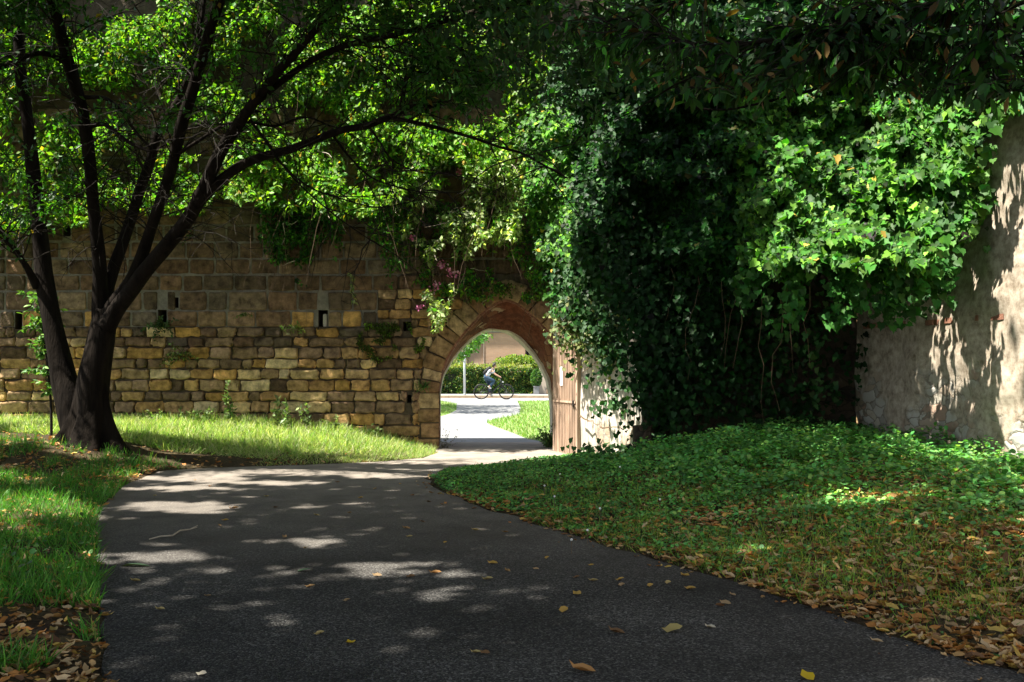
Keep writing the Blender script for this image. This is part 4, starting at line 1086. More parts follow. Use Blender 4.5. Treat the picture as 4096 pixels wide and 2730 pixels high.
# ------------------------------------------------------------------ ivy
IVY = [(2080, 540), (2150, 380), (2300, 150), (2500, -60), (2900, -140), (3500, -160), (4120, -160), (4120, 420), (4030, 470), (3960, 560), (3980, 700), (3900, 880), (3800, 1000), (3700, 1120), (3560, 1150), (3450, 1080), (3330, 1050), (3200, 1130), (3060, 1050), (2900, 1180), (2800, 1300), (2760, 1500), (2700, 1700), (2560, 1740), (2480, 1660), (2440, 1560), (2400, 1420), (2330, 1310), (2230, 1260), (2190, 1120), (2140, 960), (2090, 760)]
ivy = thing('ivy', 'huge dark curtain of ivy overhanging the corner right of the arch, its crest catching sun', 'ivy', (3.6, 14.6, .4))
def ivy_depth(u, v_):   # how far the curtain hangs from the camera's side of the corner
    d = np.interp(u, [2050, 2150, 2300, 2500, 2800, 3100, 3500, 3750, 3950, 4110], [18.0, 17.5, 16.6, 15.6, 14.2, 13.0, 12.7, 12.5, 11.6, 10.9])
    d = d+np.interp(v_, [0, 300, 700, 1050, 1300, 1750], [.5, .2, 0, .35, 1.1, 1.5])*np.interp(u, [2300, 2900], [.15, 1])
    w = sstep(2920, 3160, u)*(1-sstep(3760, 3930, u))
    v_ = v_+70*vnoise(u, v_*0, 77, .016)+35*vnoise(u, v_, 78, .04)
    return d+w*np.interp(v_, [-160, 300, 430, 1060, 1160, 1300], [1.3, 1.3, 1.1, -1.1, -.2, 0])-.35*np.exp(-((u-3780)/90)**2-((v_-640)/160)**2)
n0 = 150000
u = rng.uniform(2060, 4110, n0); v_ = rng.uniform(-170, 1760, n0)
k = in_poly(u+22*vnoise(u, v_, 1, .015)+10*rng.normal(0, 1, n0), v_+30*vnoise(u, v_, 2, .012), IVY)
u, v_ = u[k], v_[k]
lump = vnoise(u, v_, 51, .007)+.6*vnoise(u, v_, 52, .016)
depth_scatter = np.abs(rng.normal(0, .35, len(u)))
Y = ivy_depth(u, v_)-.45*lump+depth_scatter
Y = np.minimum(Y, 15.45+.0*u+np.where(u < 2620, 3, 0))
Y = np.where(u > 3000, np.minimum(Y, 7.40/((u-CX)/FP+.1449)-.35*rng.random(len(u))), Y)
X = (u-CX)/FP*Y
lim = np.interp(Y, [5.6, 15.4], [6.75, 5.33])-.06
ok = X < lim
pos = np.stack([X, Y, CH-(v_-HZ)/FP*Y], 1)
ok &= ~(on_wall_patch(pos) & (rng.random(len(u)) < .93))
pos = pos[ok]; uu = u[ok]; vv = v_[ok]
m = len(pos)
L_ = Leaves()
size = np.interp(uu, [2060, 2400, 3000, 4000], [.07, .08, .095, .1])*np.clip(rng.lognormal(-.05, .35, m), .4, 1.7)
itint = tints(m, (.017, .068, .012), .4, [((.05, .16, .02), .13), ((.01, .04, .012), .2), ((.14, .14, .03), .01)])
lighter = (uu > 2950) & (vv < 1120) & (vv > 380)          # crest leaves tinted lighter, sunlight put into their colour
itint[lighter] *= np.array([[3.6, 2.5, 2.0]])
flank = (uu < 2290) & (vv < 1080) & (vv > 420) & (rng.random(m) < .8)  # leaves above the arch, also lightened in colour to look sunlit
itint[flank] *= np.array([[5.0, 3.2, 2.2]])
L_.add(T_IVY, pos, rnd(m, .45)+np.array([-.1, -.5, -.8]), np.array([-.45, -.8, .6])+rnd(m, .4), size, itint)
# thin trailing leaves against the dark and on the plaster
for (cu, cv, su, sv, cnt, dd) in [(3120, 1330, 50, 110, 60, 14.6), (3250, 1280, 40, 120, 50, 14.4), (3260, 1520, 45, 90, 40, 14.3), (2420, 1370, 30, 20, 20, 16.3), (2360, 1535, 26, 22, 9, 16.6), (2450, 1625, 50, 18, 30, 15.9), (2490, 1480, 35, 120, 60, 15.8), (2420, 1790, 70, 14, 60, 15.6), (3700, 1180, 60, 50, 50, 12.9), (3560, 1150, 60, 60, 70, 12.9), (3850, 830, 70, 60, 90, 12.1), (2560, 1150, 90, 170, 1500, 15.45), (2400, 1050, 90, 140, 900, 16.2), (2620, 1450, 60, 150, 700, 15.3), (2700, 1500, 120, 160, 600, 15.3), (3000, 1450, 200, 200, 600, 15.15), (2880, 1320, 130, 140, 800, 15.0), (3250, 1350, 120, 150, 200, 15.0), (3120, 1620, 200, 70, 260, 15.1)]:
    a_ = rng.normal(cu, su, cnt); b_ = rng.normal(cv, sv, cnt); yy = dd+rng.normal(0, .12, cnt)
    yy = np.minimum(yy, 15.3) if cu > 2600 else yy
    q = np.stack([(a_-CX)/FP*yy, yy, CH-(b_-HZ)/FP*yy], 1)
    L_.add(T_IVY, q, rnd(cnt, .4)+np.array([0, -.4, -.9]), np.array([-.3, -.9, .5])+rnd(cnt, .35), rng.uniform(.06, .12, cnt), tints(cnt, (.04, .1, .03) if cu < 2500 or cnt < 100 else (.012, .045, .01), .35))  # dense clusters in the hollow tinted darker to deepen its shade
for i in range(46):
    su_ = random.uniform(2950, 3800); sv_ = 1090+random.gauss(0, 45)+(-60 if su_ > 3650 else 0); yy0 = float(ivy_depth(np.array([su_]), np.array([1040.]))[0])+random.uniform(-.1, .3)
    if su_ > 3700: yy0 = min(yy0, 12.6)
    c_ = random.randint(8, 26); tt = rng.random(c_)
    q = np.array(P(su_, sv_, yy0))+np.stack([rng.normal(0, .07, c_), rng.normal(0, .06, c_), -tt*random.uniform(.25, .7)], 1)
    L_.add(T_IVY, q, rnd(c_, .4)+np.array([0, -.4, -.9]), np.array([-.3, -.8, .6])+rnd(c_, .4), rng.uniform(.06, .14, c_), tints(c_, (.035, .12, .02), .35))
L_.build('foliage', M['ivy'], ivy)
paths, rad = [], []
for i in range(16):
    uu_ = random.uniform(2420, 3250); vv_ = random.uniform(800, 1250); yy = float(ivy_depth(uu_, vv_))+random.uniform(.1, .9)
    yy = min(yy, 15.3) if uu_ > 2620 else yy
    q = P(uu_, vv_, yy); pa = [q]
    for j in range(7):
        q = q+Vector((random.gauss(0, .06), random.gauss(0, .04), -random.uniform(.15, .4))); pa.append(q.copy())
    paths.append(pa); rad.append(random.uniform(.004, .012))
for (u0, v0, u1, v1, Y0, Y1) in [(2640, 1150, 2520, 1760, 15.5, 15.5), (2560, 1100, 2440, 1480, 15.6, 16.0), (2500, 1250, 2400, 1500, 16, 16.3), (2600, 1200, 2560, 1700, 15.5, 15.5), (2316, 1670, 2400, 1700, 17.2, 16.4), (2400, 1705, 2540, 1720, 16.4, 15.7), (2560, 1320, 2330, 1500, 15.5, 16.9)]:
    pa = []
    for j in range(9):
        t = j/8; pa.append(P(u0+(u1-u0)*t+random.gauss(0, 8), v0+(v1-v0)*t+random.gauss(0, 5), Y0+(Y1-Y0)*t-.04))
    paths.append(pa); rad.append(.016)
stems_mesh(paths, rad, 'stems', M['vine'], ivy)
br = MB(); limb(br, LB([(3320, 960, 12.9, 9), (3370, 1030, 12.7, 8), (3420, 1090, 12.6, 7), (3440, 1130, 12.6, 4)]), 5, 4); br.build('dry_stem', M['dry'], ivy)
wc = Leaves()
ivy2 = thing('creeper', 'pale yellow-green creeper fringe hanging over the gate top and plaster', 'climbing plant', (1.3, 17.2, 2.4))
m = 1500
a_ = np.concatenate([rng.normal(2300, 45, 900), rng.normal(2400, 55, 600)]); b_ = np.concatenate([rng.normal(1290, 60, 900), rng.normal(1330, 70, 600)])
yy = np.interp(a_, [2220, 2330, 2560], [17.2, 16.9, 15.6])+rng.normal(-.1, .1, m)
q = np.stack([(a_-CX)/FP*yy, yy, CH-(b_-HZ)/FP*yy], 1)
wc.add(T_IVY, q, rnd(m, .4)+np.array([-.1, -.4, -.8]), np.array([-.6, -.7, .5])+rnd(m, .35), rng.uniform(.045, .09, m), tints(m, (.15, .2, .06), .3, [((.28, .3, .12), .3), ((.05, .11, .03), .3)]))
wc.build('foliage', M['creeper'], ivy2)
print('ivy', len(pos))

# ------------------------------------------------------------------ ground vegetation (uncountable)
def scatter(n, x0, x1, y0, y1, nearbias=False):
    x = rng.uniform(x0, x1, n)
    if nearbias:
        y = y0*(y1/y0)**rng.random(n)
    else: y = rng.uniform(y0, y1, n)
    return x, y
def is_right(x, y): return x > np.interp(y, [-6, 0, 5, 7, 9.5, 12, 14.2, 16, 18, 21], [7, 3, .3, -.4, -1.5, -2.8, -3.2, -1.2, 0, 0])
def wall_lim(y): return np.interp(y, [5.6, 15.4, 15.7, 17.4, 18.5], [6.7, 5.3, 2.0, 1.15, .8])-.05
def blades(x, y, hmin, hmax, base, alts=(), lean=.35, wide=1.0, var=.25):
    z = height(x, y)-.01; n = len(x)
    d = np.array([0, 0, 1.])+rnd(n, lean)*np.array([1, 1, .3])
    return dict(pos=np.stack([x, y, z], 1), d=d, n=rnd(n, 1)*np.array([1, 1, .1]), size=rng.uniform(hmin, hmax, n), tint=tints(n, base, var, alts), wide=wide)
def add_blades(L_, b): L_.add(T_BLADE, b['pos'], b['d'], b['n'], b['size'], b['tint'], b['wide'])

# sunlit grass on the bank before the wall, grass of the left verge
gl_ = Leaves()
x, y = scatter(95000, -11, -1.35, 15.2, 18.82)
d = poly_dist(x, y, PATH)
k = ~in_poly(x, y, PATH) & (d > .03) & (rng.random(len(x)) < np.clip(.25+.8*sstep(15.6, 16.8, y)+.3*vnoise(x, y, 61, 1.3), 0, 1)) & ((x+6.7)**2+(y-15.4)**2 > .5) & ~((y < 16.1) & (x < -4))
x, y, d = x[k], y[k], d[k]
b = blades(x, y, .08, .22, (.26, .4, .1), [((.5, .54, .25), .45), ((.62, .57, .38), .14)], .85, 1.0)
b['size'] *= .55+.6*sstep(.1, 1.2, d)+.25*sstep(17.8, 18.7, y); add_blades(gl_, b)
x, y = scatter(110000, -9.5, -1.6, 4.2, 15.3, True)
d = poly_dist(x, y, PATH); nz = vnoise(x, y, 62, 1.1)+.5*vnoise(x, y, 63, 3)
k = ~in_poly(x, y, PATH) & ~is_right(x, y) & (x > -.54*y-.8) & (nz > -.42+.75*sstep(12.6, 14.2, y)-.35*np.exp(-((y-9.5)/2.2)**2)+.3*sstep(7.2, 6, y)) & (d > .0)
x, y = x[k], y[k]
add_blades(gl_, blades(x, y, .07, .2, (.075, .24, .035), [((.15, .34, .06), .3), ((.3, .26, .1), .06)], .55, .8))
tag(gl_.build('grass', M['grass']), 'green grass of the left bank and verge, brightest before the ochre wall', 'grass', kind='stuff')
# broad weeds in the left verge
hl_ = Leaves()
x, y = scatter(9000, -9.5, -1.8, 5, 18.6, True); nz = vnoise(x, y, 64, .9)+.6*vnoise(x, y, 65, 2.4)
k = ~in_poly(x, y, PATH) & ~is_right(x, y) & (x > -.54*y-.8) & (nz > .15) & (y > 6.8) & ~((y > 12.8) & (y < 15.9))
x, y = x[k], y[k]; n = len(x)
hl_.add(T_ROUND, np.stack([x, y, height(x, y)+rng.uniform(.02, .13, n)], 1), rnd(n)*np.array([1, 1, .35]), np.array([0, 0, 1.])+rnd(n, .35), rng.uniform(.025, .05, n), tints(n, (.07, .19, .05), .3, [((.14, .28, .08), .3)]))
tag(hl_.build('ground_cover', M['herb']), 'small round-leaved weeds mixed into the grass left of the path', 'ground cover', kind='stuff')

# right bank: nettle-like ground cover, sparse grass
hr_ = Leaves()
x, y = scatter(150000, -1.2, 6.8, 4.6, 17.3)
d = poly_dist(x, y, PATH)
nz = vnoise(x, y, 66, 1.0)+.6*vnoise(x, y, 67, 2.7)
dens = sstep(6.8, 11.6, y+.9*nz)*.95+.04
k = ~in_poly(x, y, PATH) & is_right(x, y) & (x < wall_lim(y)) & (x < .54*y+.6) & (d > .05) & (rng.random(len(x)) < dens*np.clip(.85+.3*nz, .1, 1))
x, y, d = x[k], y[k], d[k]; n = len(x)
hh = (.04+.17*sstep(1.0, 3.6, d)*sstep(8, 12, y))*rng.random(n)**.7*(1+.95*vnoise(x, y, 93, 2.2))
hr_.add(T_ROUND, np.stack([x, y, height(x, y)+hh+.01], 1), rnd(n)*np.array([1, 1, .35])+np.array([0, -.25, 0]), np.array([-.1, -.15, 1.])+rnd(n, .33), rng.uniform(.02, .058, n)*(.75+.35*sstep(1, 3, d)), tints(n, (.13, .36, .09), .3, [((.26, .45, .1), .25), ((.07, .22, .05), .25)])*(1+.3*vnoise(x, y, 91, 1.8)+.2*vnoise(x, y, 92, 5))[:, None])
tag(hr_.build('ground_cover', M['herb']), 'low leafy green ground cover on the bank right of the path', 'ground cover', kind='stuff')
gr_ = Leaves()
x, y = scatter(110000, -1.2, 6.8, 4.4, 15, True)
d = poly_dist(x, y, PATH); nz = vnoise(x, y, 68, .9)+.6*vnoise(x, y, 69, 2.5)
k = ~in_poly(x, y, PATH) & is_right(x, y) & (x < wall_lim(y)) & (x < .54*y+.6) & (d > .04) & (rng.random(len(x)) < np.clip(.05+.55*sstep(5.2, 7.5, y+1.2*nz)*sstep(15, 10, y), 0, 1)*np.clip(.8+nz, 0, 1))
x, y = x[k], y[k]
add_blades(gr_, blades(x, y, .05, .15, (.2, .36, .055), [((.34, .44, .09), .4), ((.42, .36, .16), .12)], .6, .75))
tag(gr_.build('grass', M['grass']), 'sparse shaded grass among dead leaves right of the path', 'grass', kind='stuff')
# dead leaves
BR = [(.34, .17, .055), (.44, .25, .09), (.52, .34, .16), (.18, .09, .04), (.56, .4, .22), (.46, .2, .05), (.58, .4, .1)]
def litter(x, y, smin, smax, lift=.012, tilt=.42):
    n = len(x)
    c = np.array(BR)[rng.integers(0, len(BR), n)]*(1+rng.normal(0, .2, (n, 1)))
    p = np.stack([x, y, height(x, y)+rng.uniform(.003, lift, n)], 1)
    return p, rnd(n)*np.array([1, 1, .2]), np.array([0, 0, 1.])+rnd(n, tilt), rng.uniform(smin, smax, n), c
lt_ = Leaves()
x, y = scatter(46000, -1.2, 6.9, 4.3, 12.5, True)
d = poly_dist(x, y, PATH); nz = vnoise(x, y, 70, .8)+.6*vnoise(x, y, 71, 2.2)
dn = np.clip(.12+sstep(13.0, 7.0, y+.9*nz)*.75+.45*np.exp(-(d/.22)**2), 0, 1)*np.clip(.75+.5*nz, .15, 1)
k = ~in_poly(x, y, PATH) & is_right(x, y) & (x < wall_lim(y)) & (x < .54*y+.4) & (rng.random(len(x)) < dn)
x, y = x[k], y[k]
p, dd, nn, ss, c = litter(x, y, .04, .11, .035)
lt_.add(T_CURL, p, dd, nn, ss, c, rng.uniform(.45, 1.1, len(x)))
x, y = scatter(9000, -1.3, 5.5, 4.3, 14.5, True)
d = poly_dist(x, y, PATH); k = in_poly(x, y, PATH) & (x > np.interp(y, [4, 6, 9.5, 12, 15], [1.5, .8, -.6, -1.6, -2])) & (rng.random(len(x)) < np.exp(-d/.1)*.6)
x, y = x[k], y[k]
p, dd, nn, ss, c = litter(x, y, .02, .08, .03); p[:, 2] = rng.uniform(.008, .02, len(x))
lt_.add(T_CURL, p, dd, nn, ss, c, rng.uniform(.45, 1.1, len(x)))
tag(lt_.build('dead_leaves', M['litter']), 'carpet of brown dead leaves on the right bank beside the path', 'leaf litter', kind='stuff')
ll_ = Leaves()
x, y = scatter(36000, -10, -1.0, 4.3, 16.6, True)
d = poly_dist(x, y, PATH); nz = vnoise(x, y, 72, .8)+.6*vnoise(x, y, 73, 2.2)
dn = np.clip(.45+.55*sstep(8.2, 6.4, y)+.6*sstep(12.4, 13.6, y), 0, 1)*np.clip(.7+.6*nz, .05, 1)*(1-.85*sstep(15.7, 16.3, y))
k = ~in_poly(x, y, PATH) & ~is_right(x, y) & (x > -.54*y-.6) & (rng.random(len(x)) < dn)
x, y = x[k], y[k]
p, dd, nn, ss, c = litter(x, y, .04, .1, .03)
ll_.add(T_CURL, p, dd, nn, ss, c, rng.uniform(.6, 1.1, len(x)))
tag(ll_.build('dead_leaves', M['litter']), 'brown dead leaves strewn round the tree foot and in the left verge', 'leaf litter', kind='stuff')

# single leaves lying on the path
def leaf_mesh(name, T_, wide, cols):
    me = bpy.data.meshes.new(name)
    v = T_[0].copy(); v[:, 0] *= wide; v[:, 1] -= .5
    me.from_pydata(v.tolist(), [], T_[1].tolist()); set_tint(me, np.tile(np.array(cols), (len(v), 1))); me.materials.append(M['litter'])
    me.polygons.foreach_set('use_smooth', [True]*len(me.polygons))
    return me
LM = [leaf_mesh('fallen_leaf', T_CURL, w, c) for w, c in [(1.1, (.48, .3, .07)), (.8, (.34, .2, .08)), (1.0, (.4, .27, .14)), (.7, (.44, .34, .14)), (1.2, (.2, .11, .05))]]
LM_Y = leaf_mesh('fallen_leaf', T_CURL, 1.7, (.66, .45, .02)); LM_B = leaf_mesh('fallen_leaf', T_CURL, .95, (.5, .26, .09)); LM_P = leaf_mesh('fallen_leaf', T_CURL, 1.3, (.42, .33, .12)); LM_G = leaf_mesh('fallen_leaf', T_LANCE, 1.2, (.07, .13, .07)); LM_W = leaf_mesh('fallen_leaf', T_CURL, 1.1, (.6, .53, .4))
def drop(me, u, v_, size, rot=None, label=None, tilt=.15):
    x, y = G(u, v_)
    o = bpy.data.objects.new('fallen_leaf', me); COL.objects.link(o)
    o.location = (x, y, .008+size*.03); o.scale = (size,)*3
    o.rotation_euler = (random.gauss(0, tilt), random.gauss(0, tilt), random.uniform(0, 6.28) if rot is None else rot)
    tag(o, label or 'small dry brown or yellow leaf lying loose on the dark asphalt', 'leaf', 'fallen leaves on the path')
    return o
drop(LM_Y, 1403, 2580, .075, .6, 'bright yellow leaf lying alone on the asphalt near the bottom left of the path')
drop(LM_B, 2325, 2692, .15, 1.5, 'long orange-brown leaf lying flat at the bottom edge of the path')
drop(LM_P, 2690, 2530, .13, 1.7, 'large pale olive leaf on the asphalt nearest the lower right verge')
drop(LM[4], 2463, 2537, .11, 1.4, 'curled dark brown leaf left of the large pale olive leaf')
drop(LM_W, 2840, 2517, .075, 1.0, 'whitish curled leaf right of the large pale olive leaf')
drop(LM_Y, 3230, 2718, .09, .4, 'yellow leaf standing at the bottom edge right of the orange-brown leaf')
drop(LM_G, 545, 2268, .24, 1.55, 'long dark green leaf on the path by the left verge')
drop(LM_G, 1210, 2288, .14, 1.5, 'dark green leaf in the middle of the path, left of the sun patches')
drop(LM_W, 808, 2705, .06, 1.4, 'tiny whitish leaf on the asphalt at bottom left')
drop(LM_B, 935, 2040, .12, 1.4, 'orange leaf in the long sun streak on the far left of the path')
drop(LM_B, 1740, 2299, .1, 1.5, 'orange leaf lying in the middle sun patch')
for (u, v_) in [(1442, 1996), (1714, 2012), (1768, 2022), (1265, 2066), (1397, 2056), (1689, 2092), (1625, 2119), (1637, 2152), (1780, 2176), (1900, 2126), (2020, 2134), (2183, 2122), (2280, 2153), (1970, 2260), (2030, 2290), (2143, 2282), (2187, 2238), (2305, 2316), (2364, 2267), (2372, 2330), (2310, 2384), (2480, 2325), (2486, 2349), (2600, 2351), (2252, 2450), (1386, 2410), (1508, 2309), (1642, 2314), (1240, 2353), (1950, 2324), (1222, 2198), (880, 2109), (900, 2087), (1065, 1990), (620, 1987), (840, 1950), (1600, 1940), (1350, 1933), (3050, 2396), (2930, 2386), (2900, 2420), (2760, 2363), (2670, 2340), (2740, 2310), (2450, 2180), (1650, 1985), (1500, 1960), (1940, 2620), (1902, 2618), (1276, 2545), (1100, 2035), (830, 2390), (640, 2445), (540, 2330), (780, 1925), (1140, 2155)]:
    s_ = random.uniform(.05, .095)
    drop(random.choice(LM), u, v_, s_, random.choice([1.5, 1.7, 1.3, .6, 2.4]))
tm = MB()
q = [Vector((*G(u, v_), .012+.01*(i % 2))) for i, (u, v_) in enumerate([(597, 2163), (640, 2156), (690, 2148), (720, 2132), (760, 2123), (790, 2112)])]
tm.tube(q, [.005, .007, .008, .007, .006, .004], 6)
tm.tube([q[4], q[4]+Vector((.05, .06, .01))], [.005, .003], 5)
tag(tm.build('twig', M['dry']), 'thin forked dry twig lying on the left side of the path', 'twig')
for i, (u, v_) in enumerate([(2178, 1935), (2240, 1900), (2640, 1993), (2350, 2065), (2286, 2100), (2400, 2013), (2480, 1898), (2218, 1968)]):
    x, y = G(u, v_, .25); z_ = gz(x, y)
    t = thing('clover_flower', 'small white clover flower among the green ground cover right of the path', 'flower', (x, y, z_), 'white clover flowers')
    b_ = MB(); bm = bmesh.new(); bmesh.ops.create_icosphere(bm, subdivisions=2, radius=.011)
    for v__ in bm.verts: v__.co *= 1+.25*noise.noise(v__.co*200); v__.co += Vector((x, y, z_+.16))
    b_.bm(bm); b_.build('head', M['paper'], t)
    b_ = MB(); b_.tube([(x, y, z_-.02), (x, y, z_+.15)], .003, 5); b_.build('stem', M['vine'], t)

# ------------------------------------------------------------------ beyond the gateway
fg = Leaves()
x = rng.uniform(-7, 7, 60000); y = 20.6*(44/20.6)**rng.random(60000)
k = ~in_poly(x, y, FAR) & (y < 43.8) & (np.abs(x) < .06*y+1.2); x, y = x[k], y[k]; n = len(x)
fg.add(T_BLADE, np.stack([x, y, np.full(n, -.02)], 1), np.array([0, 0, 1.])+rnd(n, .4)*np.array([1, 1, .2]), rnd(n), rng.uniform(.05, .13, n), tints(n, (.17, .32, .06), .28, [((.3, .3, .12), .2)]), 2.2)
tag(fg.build('grass', M['grass']), 'bright lawn grass either side of the pale path beyond the arch', 'grass', kind='stuff')
fl_ = MB()
tag(slab('lawn', [(-60, 20.5), (-1.5, 20.5), (1, 20.5), (60, 20.5), (60, 43.88), (-60, 43.88)], -.008, simple('lawn_soil', (.2, .27, .09), .95, nscale=2, namt=.3), .01), kind='structure')

def leafy_box(L_, n, x0, x1, y0, y1, z0, z1, size, base, var, alts, wob=.12):
    """leaves over the skin of a clipped hedge"""
    f_ = rng.random(n); x = rng.uniform(x0, x1, n); y = rng.uniform(y0, y1, n); z_ = z0+(z1-z0)*rng.random(n)
    top = f_ < .3; fr_ = (f_ >= .3) & (f_ < .85); sd = f_ >= .85
    z_[top] = z1; y[fr_] = y0; x[sd] = np.where(rng.random(sd.sum()) < .5, x0, x1)
    e = wob*(vnoise(x, z_+y, 81, 1.7)+.6*vnoise(x, z_+y, 82, 5))
    nrm = np.zeros((n, 3)); nrm[top] = (0, 0, 1); nrm[fr_] = (0, -1, .3); nrm[sd, 0] = np.sign(x[sd]-(x0+x1)/2)
    p = np.stack([x, y, z_], 1)+nrm*(e[:, None]-np.abs(rng.normal(0, .06, (n, 1))))
    p[:, 2] = np.maximum(p[:, 2], z0+.02)
    L_.add(T_DIAMOND, p, rnd(n, .7)+np.array([0, -.2, -.1]), nrm+rnd(n, .6)+np.array([0, 0, .4]), rng.uniform(size*.7, size*1.3, n), tints(n, base, var, alts), 1.4)
HD = (.05, .12, .025)
hedge = thing('hedge', 'clipped green hedge with yellow young tips behind the cyclist', 'hedge', (-1, 50.3, .1))
hl = Leaves(); hx0, hx1 = -9.0, P(2128, 0, 50)[0]
leafy_box(hl, 26000, hx0, hx1, 49.85, 51.0, .1, 1.42, .09, HD, .3, [((.2, .26, .05), .22), ((.3, .24, .05), .06)])
nn_ = 2500; x = rng.uniform(hx0, hx1, nn_)
hl.add(T_DIAMOND, np.stack([x, rng.uniform(49.8, 51, nn_), 1.4+np.abs(rng.normal(0, .1, nn_))], 1), rnd(nn_, .5)+np.array([0, 0, .8]), rnd(nn_)+np.array([0, -1, 0]), rng.uniform(.08, .14, nn_), tints(nn_, (.26, .31, .07), .25, [((.4, .4, .2), .3)]), 1.2)
hl.build('foliage', M['creeper'], hedge)
hb = MB(); hb.box(hx0+.15, hx1-.15, 50.0, 50.85, .0, 1.22, .05); hb.build('branches', simple('hedge_wood', (.02, .022, .012), .9, nscale=8, namt=.5), hedge)
def bush(name, label, c, r, n, size, base, alts, cat='bush', lumps=7):
    t = thing(name, label, cat, (c[0], c[1], 0.0))
    L_ = Leaves()
    for i in range(lumps):
        cc = np.array(c)+rng.normal(0, .38, 3)*np.array(r)*np.array([1, .7, .6]); m = n//lumps
        dv = unit(rnd(m)); p = cc+dv*np.array(r)*.55*(1-.25*np.abs(rng.normal(0, 1, (m, 1))))
        p[:, 2] = np.maximum(p[:, 2], .1)
        L_.add(T_DIAMOND, p, rnd(m, .7)+dv*.5, dv+rnd(m, .5)+np.array([0, 0, .3]), rng.uniform(size*.7, size*1.3, m), tints(m, base, .28, alts), 1.3)
    L_.build('foliage', M['creeper'], t)
    s_ = MB()
    for i in range(5): s_.tube(twig_path((c[0]+random.gauss(0, .1), c[1], 0), (random.gauss(0, .4), random.gauss(0, .3), 1), c[2]+.2, 0, .1, 5), [.04, .035, .03, .02, .015, .01], 6)
    s_.build('stem', M['twig'], t)
q = P(2060, 1448, 52.2); bush('bush', 'rounded yellow-green shrub rising behind the hedge', (q.x, 52.2, q.z), (1.05, .8, .55), 4200, .1, (.22, .3, .05), [((.1, .2, .04), .3)])
q = P(2150, 1475, 52.6); bush('bush', 'whitish flowering shrub behind the hedge by the pale pillar', (q.x, 52.6, q.z), (.5, .5, .6), 2200, .09, (.35, .4, .28), [((.6, .6, .5), .4), ((.1, .18, .06), .2)])
q = P(1815, 1462, 52.5); bush('bush', 'pale green shrub behind the hedge left of the lamp post', (q.x, 52.5, q.z), (.7, .6, .5), 2600, .09, (.28, .32, .12), [((.14, .22, .06), .3)])
# planter
q = P(2145, 1579, 49.55)
pl = thing('planter', 'square pale planter holding a clipped green plant at the hedge end', 'planter', (q.x, 49.5, .13))
b_ = MB(); b_.box(q.x-.13, q.x+.15, 49.3, 49.6, .13, .52, .015); b_.box(q.x-.15, q.x+.17, 49.28, 49.62, .49, .53, .008); b_.build('pot', M['concrete'], pl)
b_ = Leaves(); m = 1800; dv = unit(rnd(m)); pp = np.array([q.x, 49.45, .92])+dv*np.array([.27, .25, .45])*(1-.2*np.abs(rng.normal(0, 1, (m, 1))))
b_.add(T_DIAMOND, pp, rnd(m)+dv*.4, dv+rnd(m, .5), rng.uniform(.06, .1, m), tints(m, (.05, .13, .03), .3, [((.14, .24, .06), .25)]), 1.4); b_.build('foliage', M['creeper'], pl)
# pale gate pillar
pc = thing('gate_pillar', 'pale rendered pillar right of the planter', 'pillar', (1.75, 50.2, .1))
q0, q1 = P(2158, 1480, 50).x, P(2186, 1480, 50).x
b_ = MB(); b_.box(q0, q1, 50, 50.4, .0, 1.55, .02); b_.build('shaft', M['render'], pc)
b_ = MB(); b_.box(q0-.05, q1+.05, 49.95, 50.45, 1.553, 1.64, .015); b_.build('cap', M['concrete'], pc)
# lamp post
lx = P(1858, 1582, 47.9).x
lp = thing('lamp_post', 'slim grey galvanised street lamp post on the pavement left of the cyclist', 'lamp post', (lx, 47.9, .13))
b_ = MB(); b_.tube([(lx, 47.9, .13), (lx, 47.9, 1.75), (lx, 47.9, 1.76), (lx, 47.9, 4.6)], [.058, .056, .05, .04], 14); b_.build('post', M['galv'], lp, smooth=True)
b_ = MB(); b_.tube([(lx, 47.9, .135), (lx, 47.9, .17)], [.085, .08], 14); b_.tube([(lx, 47.9, 1.7), (lx, 47.9, 1.78)], [.064, .064], 14); b_.build('collar', M['galv'], lp)
b_ = MB(); b_.tube([(lx, 47.9, 4.5), (lx, 47.6, 4.75), (lx, 47.1, 4.8)], .03, 8); b_.tube([(lx, 47.2, 4.82), (lx, 46.6, 4.8)], [.1, .07], 10, sx=1.4); b_.build('lamp_head', M['galv'], lp)
